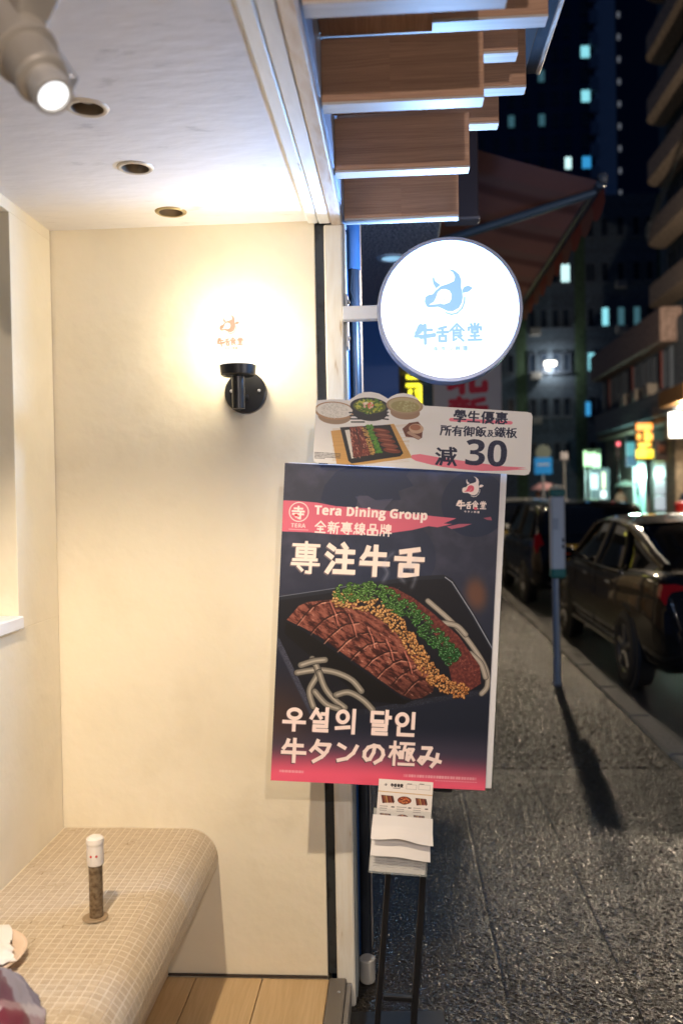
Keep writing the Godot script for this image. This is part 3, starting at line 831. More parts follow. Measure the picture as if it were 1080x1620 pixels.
func dish(p: Print, at: Vector2, s: float, round: bool) -> void:
	if round:
		p.ell(at + Vector2(0, 14) * s, 60 * s, 50 * s, Color(0.45, 0.40, 0.36)); p.ell(at, 92 * s, 58 * s, Color(0.36, 0.15, 0.10))
		for i in 70: p.ell(at + Vector2.from_angle(rng.randf() * TAU) * sqrt(rng.randf()) * Vector2(80, 46) * s, 14 * s, 7 * s, [Color(0.72, 0.34, 0.20), Color(0.85, 0.55, 0.35), Color(0.45, 0.16, 0.10)][i % 3], 0.9, rng.randf() * TAU)
	else:
		var o := func(a: Array) -> Array:
			var r := []
			for q: Vector2 in v2(a): r.append(at + q * s)
			return r
		p.poly(o.call([-90, -60, 70, -55, 95, 35, -65, 62]), Color(0.16, 0.16, 0.17))
		for k in 6: p.line(o.call([-76 + k * 26, -48, -52 + k * 26, 46]), 9 * s, [Color(0.45, 0.20, 0.14), Color(0.62, 0.34, 0.22), Color(0.74, 0.56, 0.34), Color(0.52, 0.22, 0.15), Color(0.60, 0.32, 0.22), Color(0.38, 0.16, 0.12)][k])

func print_menu(lower: bool) -> ImageTexture:
	rng.seed = 31
	var p := Print.new(300, 300, Color(0.90, 0.87, 0.85))
	p.units(Vector2(0, 0), Vector2(760, 0), Vector2(0, 760))
	var ink := Color(0.16, 0.13, 0.13)
	if lower:
		p.line(v2([40, 80, 200, 80]), 9, ink)
		for c in 4:
			for r in 6: p.seg(Vector2(45 + c * 185, 170 + r * 85 + c * 8), Vector2(45 + c * 185 + rng.randf_range(60, 120), 170 + r * 85 + c * 8), 6, ink, rng.randf_range(0.35, 0.8), true)
			for r in 6: p.seg(Vector2(175 + c * 185, 170 + r * 85), Vector2(188 + c * 185, 170 + r * 85), 6, ink, 0.4, true)
		p.line(v2([330, 60, 620, 70]), 10, Color(0.85, 0.45, 0.50), 0.6)
	else:
		mark(p, Vector2(60, 50), 0.075, ink, Color(0.9, 0.87, 0.85), false)
		p.row("牛舌食堂", Vector2(170, 60), Vector2(40, 50), 44, 5.5, ink, false)
		p.line(v2([210, 130, 300, 130]), 5, ink, 0.6)
		for b in [[390, 60, 530, 130], [560, 50, 720, 125]]:
			p.line(v2([b[0], b[1], b[2], b[1], b[2], b[3], b[0], b[3], b[0], b[1]]), 2.5, ink, 0.35); p.line(v2([b[0] + 15, b[1] - 10, b[0] + 70, b[1] - 10]), 5, ink, 0.7)
		p.line(v2([0, 190, 760, 205]), 7, Color(0.80, 0.66, 0.48))
		dish(p, Vector2(140, 310), 1.05, false); dish(p, Vector2(375, 310), 1.05, true); dish(p, Vector2(610, 318), 0.95, false)
		for c in 3:
			for r in 3: p.seg(Vector2(40 + c * 235, 420 + r * 34), Vector2(130 + c * 235 + rng.randf_range(0, 50), 420 + r * 34), 5, ink, 0.45, true)
			p.seg(Vector2(205 + c * 235, 425), Vector2(235 + c * 235, 425), 9, ink, 0.85, true)
			dish(p, Vector2(130 + c * 235, 590), 0.95, c == 1)
	return p.done()

# a smooth path through given points
func smooth(a: Array) -> Array:
	var c := Curve2D.new()
	var p := v2(a)
	for i in p.size():
		var t: Vector2 = (p[mini(i + 1, p.size() - 1)] - p[maxi(i - 1, 0)]) / 6.0
		c.add_point(p[i], -t, t)
	c.bake_interval = 2.0
	return Array(c.get_baked_points())


# ---------------------------------------------------------------- the scene
func _ready() -> void:
	rng.seed = 7
	# camera: about 30 mm lens, turned a little towards the shop wall, tipped by a degree
	var cam := Camera3D.new()
	cam.name = "camera"
	add_child(cam)
	cam.position = Vector3(0, 1.55, 0)
	cam.rotation = Vector3(deg_to_rad(-0.998), deg_to_rad(3.678), deg_to_rad(-1.031))
	var lens := CameraAttributesPhysical.new()
	lens.frustum_focal_length = 30.247
	lens.frustum_focus_distance = 2.55
	lens.exposure_aperture = 2.0
	lens.frustum_near = 0.05
	lens.frustum_far = 600.0
	cam.attributes = lens
	cam.fov = 60.10
	cam.near = 0.05
	cam.far = 600.0
	# night sky over a lit city
	var sky_m := ProceduralSkyMaterial.new()
	sky_m.sky_top_color = lin(0.006, 0.015, 0.040)
	sky_m.sky_horizon_color = lin(0.012, 0.028, 0.066)
	sky_m.sky_curve = 0.25
	sky_m.ground_bottom_color = lin(0.002, 0.002, 0.003)
	sky_m.ground_horizon_color = lin(0.003, 0.006, 0.012)
	sky_m.sun_angle_max = 0.0
	var sky := Sky.new()
	sky.sky_material = sky_m
	var env := Environment.new()
	env.background_mode = Environment.BG_SKY
	env.sky = sky
	env.background_energy_multiplier = SKY
	env.tonemap_mode = Environment.TONE_MAPPER_LINEAR
	env.tonemap_exposure = 1.0
	env.sdfgi_enabled = true
	env.ssao_enabled = true
	env.ssil_enabled = true
	var world := WorldEnvironment.new()
	world.name = "world"
	world.environment = env
	add_child(world)

	materials()
	ground()
	shop()
	bench()
	beams()
	lamps()
	signs()
	neighbours()
	far_side()
	behind()
	towers()
	vehicles()
	street_things()
	people()
	small_things()

const SKY := 1.0

func lamp(parent: Node3D, l: Light3D, color: Color, energy: float, size: float, at: Vector3) -> void:
	l.name = "lamp_light"
	l.light_color = color
	l.light_energy = energy
	l.light_size = size
	l.shadow_enabled = true
	l.position = at
	if l is OmniLight3D:
		l.omni_range = 60.0
		l.omni_attenuation = 2.0
	elif l is SpotLight3D:
		l.spot_range = 60.0
		l.spot_attenuation = 2.0
	parent.add_child(l, true)

func materials() -> void:
	var g := func(a: float) -> Color: return Color(a, a, a)
	M.plaster = worldmap(mat(0.80, 0.725, 0.575, 0.75), 0.9)
	M.plaster.albedo_texture = noise_tex(512, 0.006, 5, 3, [[0.0, 0.35, 0.7, 1.0], [Color(0.965, 0.955, 0.935), Color(0.985, 0.98, 0.965), Color(0.99, 0.985, 0.975), Color(0.97, 0.96, 0.94)]])
	M.plaster.heightmap_enabled = true
	M.plaster.heightmap_texture = noise_tex(512, 0.02, 5, 8)
	M.plaster.heightmap_scale = 0.16
	M.ceiling = worldmap(mat(0.78, 0.75, 0.75, 0.7), 0.8)
	M.ceiling.uv1_scale = Vector3(0.5, 1.0, 1.3)
	M.ceiling.albedo_texture = noise_tex(1024, 0.009, 6, 13, [[0.0, 0.16, 0.24, 0.5, 1.0], [g.call(0.86), g.call(0.93), g.call(0.985), g.call(1.0), g.call(0.97)]], FastNoiseLite.TYPE_SIMPLEX_SMOOTH, 0.0, 0.62)
	M.ceiling.heightmap_enabled = true
	M.ceiling.heightmap_texture = noise_tex(512, 0.03, 5, 18)
	M.ceiling.heightmap_scale = 0.12
	M.paint = worldmap(mat(0.74, 0.71, 0.64, 0.55), 1.6)
	M.paint.uv1_scale = Vector3(2.6, 0.45, 2.6)
	M.paint.albedo_texture = noise_tex(512, 0.016, 5, 23, [[0.0, 0.14, 0.2, 0.55, 1.0], [Color(0.70, 0.58, 0.46), Color(0.86, 0.80, 0.72), Color(0.96, 0.94, 0.91), g.call(1.0), Color(0.96, 0.94, 0.91)]])
	M.trim = worldmap(mat(0.78, 0.77, 0.76, 0.5), 1.1)
	M.trim.uv1_scale = Vector3(2.4, 1.2, 0.4)
	M.trim.albedo_texture = noise_tex(512, 0.02, 5, 29, [[0.0, 0.10, 0.15, 0.5, 1.0], [Color(0.55, 0.48, 0.44), Color(0.84, 0.81, 0.78), Color(0.97, 0.96, 0.95), g.call(1.0), g.call(0.96)]])
	M.strip = worldmap(mat(0.52, 0.46, 0.42, 0.4, 0.2), 1.4)
	M.strip.uv1_scale = Vector3(2.4, 1.2, 0.5)
	M.strip.albedo_texture = noise_tex(512, 0.014, 5, 31, [[0.0, 0.3, 0.5, 1.0], [Color(0.60, 0.46, 0.38), Color(0.92, 0.86, 0.80), g.call(1.0), Color(0.88, 0.80, 0.74)]])
	M.grey_metal = mat(0.20, 0.175, 0.15, 0.5, 0.3)
	M.rail = worldmap(mat(0.035, 0.040, 0.045, 0.45, 0.3), 3.0)
	M.rail.albedo_texture = noise_tex(256, 0.03, 4, 41, [[0.0, 1.0], [g.call(0.5), g.call(1.6)]])
	M.black = mat(0.012, 0.012, 0.014, 0.4)
	M.black_metal = mat(0.014, 0.014, 0.016, 0.42, 0.2)
	M.dark = mat(0.010, 0.011, 0.014, 0.8)
	M.lamp_black = mat(0.017, 0.018, 0.021, 0.32, 0.3)
	M.aluminium = mat(0.46, 0.47, 0.50, 0.36, 0.5)
	M.white_metal = mat(0.70, 0.70, 0.72, 0.38)
	M.spot_grey = mat(0.42, 0.38, 0.33, 0.42, 0.35)
	M.beam = StandardMaterial3D.new()
	M.beam.albedo_texture = wood(Color(0.72, 0.57, 0.46), Color(0.56, 0.42, 0.34), 51)
	M.beam.uv1_scale = Vector3(1.4, 3.0, 1.0)
	M.beam.roughness = 0.55
	M.beam_pale = StandardMaterial3D.new()  # paler copy of the beam wood, brightens the undersides
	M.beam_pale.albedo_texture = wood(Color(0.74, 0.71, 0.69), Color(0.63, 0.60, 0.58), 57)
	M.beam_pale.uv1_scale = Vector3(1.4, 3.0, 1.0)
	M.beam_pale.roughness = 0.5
	for i in 3:
		var pl := StandardMaterial3D.new()
		pl.albedo_texture = wood(Color(0.84, 0.72, 0.54), Color(0.76, 0.63, 0.45), 60 + i, 512, 256)
		pl.uv1_scale = Vector3(1.0, 2.2, 1.0)
		pl.roughness = 0.45
		M["plank%d" % i] = pl
	M.grout = worldmap(mat(0.74, 0.64, 0.50, 0.8), 2.0)
	M.grout.albedo_texture = noise_tex(512, 0.01, 5, 71, [[0.0, 0.14, 0.26, 1.0], [Color(0.40, 0.34, 0.28), Color(0.78, 0.74, 0.68), g.call(0.95), g.call(1.0)]])
	for i in 5:
		var t := mat(0.53 + 0.013 * i, 0.42 + 0.013 * i, 0.29 + 0.011 * i, 0.38)
		t.uv1_triplanar = true
		t.uv1_world_triplanar = true
		t.uv1_scale = Vector3.ONE * 7.0
		t.albedo_texture = noise_tex(128, 0.03, 4, 80 + i, [[0.0, 1.0], [Color(0.88, 0.86, 0.84), g.call(1.0)]]) if i < 2 else M["tile%d" % (i % 2)].albedo_texture
		M["tile%d" % i] = t
	# wet pavement: rough dark concrete with a thin skin of water
	M.concrete = worldmap(mat(0.032, 0.026, 0.020, 0.23), 1.3)
	M.concrete.albedo_texture = noise_tex(1024, 0.03, 6, 91, [[0.0, 0.4, 1.0], [g.call(0.5), g.call(0.8), g.call(1.0)]])
	M.concrete.heightmap_enabled = true
	M.concrete.heightmap_texture = noise_tex(1024, 0.07, 3, 95, [], FastNoiseLite.TYPE_SIMPLEX, 0.0, 0.6)
	M.concrete.heightmap_scale = 0.25
	M.concrete.roughness_texture = noise_tex(512, 0.012, 4, 97, [[0.0, 0.4, 0.65, 1.0], [g.call(0.7), g.call(0.9), g.call(1.0), g.call(1.0)]])
	M.concrete.metallic_specular = 0.45
	M.asphalt = worldmap(mat(0.022, 0.023, 0.026, 0.30), 1.0)
	M.asphalt.heightmap_enabled = true
	M.asphalt.heightmap_texture = M.concrete.heightmap_texture
	M.asphalt.heightmap_scale = 0.4
	M.kerb = worldmap(mat(0.16, 0.145, 0.13, 0.35), 1.2)
	M.kerb.albedo_texture = M.concrete.albedo_texture
	M.kerb.heightmap_enabled = true
	M.kerb.heightmap_texture = M.concrete.heightmap_texture
	M.kerb.heightmap_scale = 0.3

func ground() -> void:
	var land := setting("ground", "dark ground under the town")
	block(land, "sheet", Vector3(-260, -0.6, -420), Vector3(260, -0.30, 60), M.dark, 0.0)
	var road := setting("road", "wet dark asphalt road with parked cars")
	block(road, "carriageway", Vector3(1.72, -0.32, -58), Vector3(9.2, -0.12, 14), M.asphalt, 0.0)
	block(road, "cross_street", Vector3(-30, -0.32, -68), Vector3(50, -0.12, -58), M.asphalt, 0.0)
	for i in 6:
		block(road, "lane_dash", Vector3(5.6, -0.122, -12.0 - i * 7.5), Vector3(5.7, -0.116, -8.5 - i * 7.5), mat(0.5, 0.5, 0.48, 0.5), 0.0)
	var pave := setting("pavement", "wet rough concrete pavement beside the shop")
	var bed := block(pave, "bed", Vector3(-3.2, -0.3, -58), Vector3(1.555, -0.0055, 14), M.concrete, 0.0)
	bed.set_meta("kind", "structure")
	rough.seed = 77
	rough.noise_type = FastNoiseLite.TYPE_SIMPLEX
	rough.frequency = 34.0
	rough.fractal_type = FastNoiseLite.FRACTAL_FBM
	rough.fractal_octaves = 2
	rough.fractal_gain = 0.55
	var xs := [-0.75, 0.304, 0.69, 1.555]
	var zs := [4.0, 1.6, -0.5, -2.30, -5.02, -7.45, -9.8, -12.3, -14.8, -17.4, -20.0, -23.0, -26.0, -29.0, -33.0, -37.0, -42.0, -57.0]
	for i in zs.size() - 1:
		for j in 3:
			var lo := Vector3(xs[j] + 0.002, -0.12, zs[i + 1] + 0.002)
			var hi := Vector3(xs[j + 1] - 0.002, rng.randf_range(-0.003, 0.002), zs[i] - 0.002)
			var step := 0.0
			if lo.z > -6.0 and hi.z < -0.4: step = 0.0055 if lo.z < -2.4 else 0.016
			elif lo.z > -10.0 and hi.z < -0.4: step = 0.0078
			elif lo.z > -15.0 and hi.z < -0.4: step = 0.02
			if step > 0.0: slab(pave, lo, hi, step)
			else: block(pave, "slab", lo, hi, M.concrete, 0.003)
	var kerb := setting("kerb", "low concrete kerb along the parked cars")
	var z := 3.0
	while z > -56.0:
		var l := 0.92 if z > -24.0 else 6.0
		block(kerb, "kerb_stone", Vector3(1.562, -0.3, z - l + 0.006), Vector3(1.715, 0.004 + rng.randf_range(-0.004, 0.004), z - 0.006), M.kerb, 0.016)
		z -= l
	var opp := setting("far_pavement", "wet pavement on the far side of the road")
	block(opp, "paving", Vector3(9.38, -0.3, -58), Vector3(14.0, 0.0, 14), M.concrete, 0.01)
	block(opp, "kerb_edge", Vector3(9.2, -0.3, -58), Vector3(9.375, 0.004, 14), M.kerb, 0.015)

# a slab whose top is rough broomed concrete in real relief
func slab(parent: Node3D, lo: Vector3, hi: Vector3, step: float) -> void:
	var nx := maxi(2, int((hi.x - lo.x) / step))
	var nz := maxi(2, int((hi.z - lo.z) / step))
	var rows := []
	for i in nz + 1:
		var r := []
		for j in nx + 1:
			var x := lerpf(lo.x, hi.x, float(j) / nx)
			var z := lerpf(lo.z, hi.z, float(i) / nz)
			var f := 0.85 if step < 0.006 else (0.40 if step < 0.012 else 0.2)
			var h := rough.get_noise_2d(x * 1.9 * f, z * 2.3 * f) * 0.0030 / pow(f, 0.85) + rough.get_noise_2d(x * 0.3 + 40.0, z * 4.0) * 0.0009 + rough.get_noise_2d(x * 0.05 + 9.0, z * 0.05) * 0.003
			var e := minf(minf(j, nx - j), minf(i, nz - i))
			r.append(Vector3(x, hi.y + h - (0.0022 if e < 1 else 0.0), z))
		rows.append(r)
	part(parent, "slab", skin(rows), M.concrete)

var rough := FastNoiseLite.new()

func shop() -> void:
	var s := thing("restaurant_building", "cream plastered restaurant entrance alcove with pale plank floor", "building", Vector3(-0.6, 0, -2.66))
	block(s, "back_wall", Vector3(-1.30, -0.1, -2.82), Vector3(-0.238, 2.5, -2.66), M.plaster, 0.002)
	# left wall with a deep window opening
	var st := new_st()
	for b in [[Vector3(-1.30, -0.1, -2.655), Vector3(-1.047, 1.20, 2.6)], [Vector3(-1.30, 2.345, -2.655), Vector3(-1.047, 2.5, 2.6)], [Vector3(-1.30, 1.199, -2.655), Vector3(-1.047, 2.346, -2.371)], [Vector3(-1.30, 1.199, -0.9), Vector3(-1.047, 2.346, 2.6)]]:
		add_box(st, (b[0] + b[1]) * 0.5 - s.position, b[1] - b[0], 0.0015)
	var wall := part(s, "side_wall", st.commit(), M.plaster)
	wall.position = Vector3.ZERO
	var win := block(s, "window", Vector3(-1.262, 1.24, -2.37), Vector3(-1.235, 2.344, -0.902), mat(0.10, 0.075, 0.05, 0.5), 0.004)
	part(win, "pane", box(Vector3(0.006, 1.02, 1.38), 0.0), mat(0.02, 0.022, 0.02, 0.06), Vector3(0.017, 0, 0))
	part(win, "frame_bar", box(Vector3(0.035, 1.1, 0.05), 0.004), mat(0.12, 0.09, 0.06, 0.5), Vector3(0.02, 0, -0.7))
	part(win, "frame_bar", box(Vector3(0.035, 0.05, 1.4), 0.004), mat(0.12, 0.09, 0.06, 0.5), Vector3(0.02, -0.52, 0))
	block(s, "window_sill", Vector3(-1.24, 1.2015, -2.372), Vector3(-1.032, 1.238, -0.898), M.trim, 0.004)
	block(s, "rear_wall", Vector3(-1.30, -0.1, 2.602), Vector3(0.0, 2.5, 2.75), M.plaster, 0.002)
	# ceiling with round holes for the downlights
	var holes := []
	for z in DOWNLIGHTS: holes.append(Vector2(-0.638, z))
	st = new_st()
	var y := 2.378
	var x0 := -1.047
	var x1 := -0.258
	var hs := 0.07
	var zs := [2.6]
	for h in holes:
		zs.append(h.y + hs); zs.append(h.y - hs)
	zs.append(-2.66)
	var face := func(ax: float, az: float, bx_: float, bz: float) -> void:
		quad(st, Vector3(ax, y, az) - s.position, Vector3(bx_, y, az) - s.position, Vector3(bx_, y, bz) - s.position, Vector3(ax, y, bz) - s.position, Vector3.DOWN)
	for i in range(0, zs.size(), 2): face.call(x0, zs[i], x1, zs[i + 1])
	for h: Vector2 in holes:
		face.call(x0, h.y + hs, h.x - hs, h.y - hs)
		face.call(h.x + hs, h.y + hs, x1, h.y - hs)
		for k in 32:
			var q := []
			for a in [TAU * k / 32, TAU * (k + 1) / 32]:
				var d := Vector2.from_angle(a)
				var o := d * hs / maxf(absf(d.x), absf(d.y))
				q.append(Vector3(h.x + d.x * 0.036, y, h.y + d.y * 0.036) - s.position)
				q.append(Vector3(h.x + o.x, y, h.y + o.y) - s.position)
			quad(st, q[0], q[1], q[3], q[2], Vector3.DOWN)
	quad(st, Vector3(x0, 2.49, 2.6) - s.position, Vector3(x1, 2.49, 2.6) - s.position, Vector3(x1, 2.49, -2.66) - s.position, Vector3(x0, 2.49, -2.66) - s.position, Vector3.UP)
	part(s, "ceiling", st.commit(), M.ceiling)
	# door head: two painted boards with a groove, a worn strip, the wall above
	var head := block(s, "door_head", Vector3(-0.2575, 2.382, -2.82), Vector3(-0.158, 2.60, 2.6), M.dark, 0.0)
	part(head, "head_board", box(Vector3(0.031, 0.02, 5.26), 0.003), M.trim, Vector3(-0.241, 2.3800, -0.03) - s.position - head.position)
	part(head, "head_board", box(Vector3(0.0355, 0.02, 5.26), 0.003), M.trim, Vector3(-0.2055, 2.3785, -0.03) - s.position - head.position)
	part(head, "worn_strip", box(Vector3(0.0325, 0.03, 5.3), 0.003), M.strip, Vector3(-0.170, 2.378, -0.03) - s.position - head.position)
	block(s, "upper_wall", Vector3(-0.60, 2.605, -2.9), Vector3(-0.150, 4.6, 2.6), M.trim, 0.004)
	block(s, "fascia", Vector3(-0.1575, 2.3945, -2.84), Vector3(-0.149, 2.604, 2.6), mat(0.30, 0.34, 0.44, 0.4), 0.001)
	# end of the wall: dark sliding-door rail and the painted post
	block(s, "rail", Vector3(-0.240, 0.09, -2.80), Vector3(-0.2085, 2.375, -2.676), M.rail, 0.002)
	block(s, "post", Vector3(-0.2095, -0.02, -2.80), Vector3(-0.1545, 2.366, -2.658), M.paint, 0.004)
	block(s, "post_side_face", Vector3(-0.1543, 0.02, -2.795), Vector3(-0.1485, 2.372, -2.675), mat(0.30, 0.33, 0.34, 0.4, 0.3), 0.001)  # grey-green right side of the post
	# plank floor and metal threshold
	var base := block(s, "floor", Vector3(-1.047, -0.1, -2.66), Vector3(-0.182, 0.070, 2.6), mat(0.05, 0.035, 0.02, 0.8), 0.0)
	var x := -0.233
	var k := 0
	while x > -1.04:
		var z := -2.652
		var first := true
		while z < 1.2:
			var l := (0.62 + 0.26 * (k % 3)) if first else 1.2
			first = false
			var lo := Vector3(maxf(x - 0.204 + 0.0012, -1.046), 0.0705, z + 0.001)
			var hi := Vector3(x - 0.0012, 0.086 - 0.0005 * (k % 2), z + l - 0.001)
			part(base, "plank", box(hi - lo, 0.0012, Vector2(rng.randf(), rng.randf())), M["plank%d" % (k % 3)], (lo + hi) * 0.5 - s.position - base.position)
			z += l
			k += 1
		x -= 0.204
	block(s, "skirting_gap", Vector3(-0.729, 0.0875, -2.659), Vector3(-0.238, 0.0945, -2.652), mat(0.05, 0.035, 0.025, 0.9), 0.002)
	var thr := block(s, "threshold", Vector3(-0.2325, -0.05, -2.657), Vector3(-0.1815, 0.0885, 2.6), M.grey_metal, 0.003)
	for i in 6: part(thr, "screw", spin([[0.0, 0.003], [0.004, 0.0025], [0.005, 0.0]], 10), M.aluminium, Vector3(0.008, 0.0693, -2.55 + i * 0.36))
	block(s, "step_edge", Vector3(-0.1813, -0.05, -2.657), Vector3(-0.166, 0.075, 2.6), mat(0.22, 0.20, 0.18, 0.6), 0.002)

const DOWNLIGHTS := [-1.505, -1.84, -2.181, -2.525]

func bench() -> void:
	var b := thing("mosaic_bench", "built-in bench covered in small beige mosaic tiles along the left wall", "bench", Vector3(-0.85, 0.086, -1.6))
	# section of the seat: flat top, round nose, back to the base
	var prof := []
	prof.append(Vector2(-1.046, 0.543))
	prof.append(Vector2(-0.66, 0.543))
	for i in range(1, 21):
		var a := deg_to_rad(90.0 - i * 8.5)
		prof.append(Vector2(-0.66 + 0.092 * cos(a), 0.451 + 0.092 * sin(a)))
	prof.append(Vector2(-0.735, 0.362))
	var z0 := -2.659
	var z1 := -0.42
	var rows := []
	for z in [z0, z1]:
		var r := []
		for q: Vector2 in prof: r.append(Vector3(q.x, q.y, z) - b.position)
		rows.append(r)
	part(b, "seat", skin(rows), M.grout)
	block(b, "base_panel", Vector3(-1.046, 0.0865, z0), Vector3(-0.729, 0.375, z1), worldmap(mat(0.46, 0.35, 0.24, 0.7), 1.0), 0.003)
	block(b, "end_panel", Vector3(-1.044, 0.0865, z1 + 0.001), Vector3(-0.665, 0.540, z1 + 0.03), M.plaster, 0.004)
	# tiles by length along that section
	var len := [0.0]
	for i in prof.size() - 1: len.append(len[i] + prof[i].distance_to(prof[i + 1]))
	var at_len := func(l: float) -> Array:
		var i := 0
		while i < prof.size() - 2 and len[i + 1] < l: i += 1
		var t: float = (l - len[i]) / (len[i + 1] - len[i])
		var d: Vector2 = (prof[i + 1] - prof[i]).normalized()
		return [prof[i].lerp(prof[i + 1], t), d]
	var pitch := 0.0212
	var tile := box(Vector3(0.0192, 0.0030, 0.0192), 0.0010)
	var spots := []
	var nz := int((z1 - z0) / pitch)
	var nl := int((len[-2] - 0.004) / pitch)
	for iz in nz:
		for il in nl:
			var f: Array = at_len.call(0.004 + (il + 0.5) * pitch)
			var p: Vector2 = f[0]
			var d: Vector2 = f[1]
			var n := Vector2(-d.y, d.x)
			var o := Vector3(p.x - n.x * 0.0008, p.y - n.y * 0.0008, z0 + 0.006 + (iz + 0.5) * pitch)
			var basis := Basis(Vector3(d.x, d.y, 0), Vector3(n.x, n.y, 0), Vector3(0, 0, 1)) * Basis.from_euler(Vector3(rng.randfn(0, 0.007), rng.randfn(0, 0.015), rng.randfn(0, 0.007)))
			spots.append([o, basis])
	# the 300 that show largest: nearest the lens and in frame
	var shown := []
	for i in spots.size():
		var o: Vector3 = spots[i][0]
		if o.z < -1.52: shown.append([o.distance_to(Vector3(0, 1.55, 0)), i])
	shown.sort_custom(func(p, q): return p[0] < q[0])
	var single := {}
	for i in mini(300, shown.size()): single[shown[i][1]] = true
	var st := new_st()
	for i in spots.size():
		var o: Vector3 = spots[i][0] - b.position
		if single.has(i):
			var t := part(b, "tile", tile, M["tile%d" % (rng.randi() % 5)], o)
			t.basis = spots[i][1]
		else:
			st.append_from(tile, 0, Transform3D(spots[i][1], o))
	var rest := part(b, "mosaic", st.commit(), M.tile2)
	rest.set_meta("kind", "stuff")

func beams() -> void:
	var c := thing("timber_canopy", "two tiers of brown timber beams jutting from the wall over the pavement", "canopy", Vector3(-0.15, 2.385, -2.0))
	var i := 0
	for z in [-2.692, -2.294, -1.897, -1.510, -1.115, -0.72, -0.32, 0.08, 0.5, 0.9]:
		var lo := Vector3(-0.1485, 2.392, z - 0.046)
		var hi := Vector3(0.196 + 0.004 * sin(i * 3.0), 2.525, z)
		var o := part(c, "beam", box(hi - lo, 0.0012, Vector2(i * 0.37, i * 0.21)), M.beam, (lo + hi) * 0.5 - c.position)
		part(o, "pale_underside", box(Vector3(hi.x - lo.x, 0.006, 0.046), 0.0008, Vector2(i * 0.23, i * 0.4)), M.beam_pale, Vector3(0, -(hi.y - lo.y) * 0.5 - 0.0032, 0))  # paler strip added under the beam; its brightness is in the colour
		i += 1
	i = 0
	for z in [-2.43, -2.222, -2.047, -1.90, -1.70, -1.52, -1.33, -1.15, -0.95, -0.75, -0.55]:
		var lo := Vector3(-0.1485, 2.556, z - 0.044)
		var hi := Vector3(0.288 if i % 2 == 0 else 0.331, 2.72, z)
		var o := part(c, "beam", box(hi - lo, 0.0012, Vector2(i * 0.31 + 0.2, i * 0.17)), M.beam, (lo + hi) * 0.5 - c.position)
		part(o, "pale_underside", box(Vector3(hi.x - lo.x, 0.006, 0.044), 0.0008, Vector2(i * 0.29, i * 0.33)), M.beam_pale, Vector3(0, -(hi.y - lo.y) * 0.5 - 0.0032, 0))
		i += 1
	# boards laid on top of the lower tier, close to the wall
	for z in [-2.13, -1.74, -1.35, -0.96]:
		part(c, "cross_board", box(Vector3(0.235, 0.028, 0.30), 0.001, Vector2(z, 0)), M.beam, Vector3(-0.03, 2.5395, z) - c.position)
	part(c, "roof_panel", box(Vector3(0.52, 0.03, 3.2), 0.002), M.dark, Vector3(0.112, 2.737, -1.0) - c.position)
	var pane := mat(0.5, 0.55, 0.6, 0.12)
	pane.transparency = BaseMaterial3D.TRANSPARENCY_ALPHA
	pane.albedo_color = lin(0.10, 0.12, 0.14, 0.25)
	part(c, "glass_sheet", box(Vector3(0.56, 0.010, 3.2), 0.002), pane, Vector3(0.135, 2.76, -1.0) - c.position)
	part(c, "sheet_rim", box(Vector3(0.010, 0.016, 3.2), 0.002), M.strip, Vector3(0.421, 2.76, -1.0) - c.position)

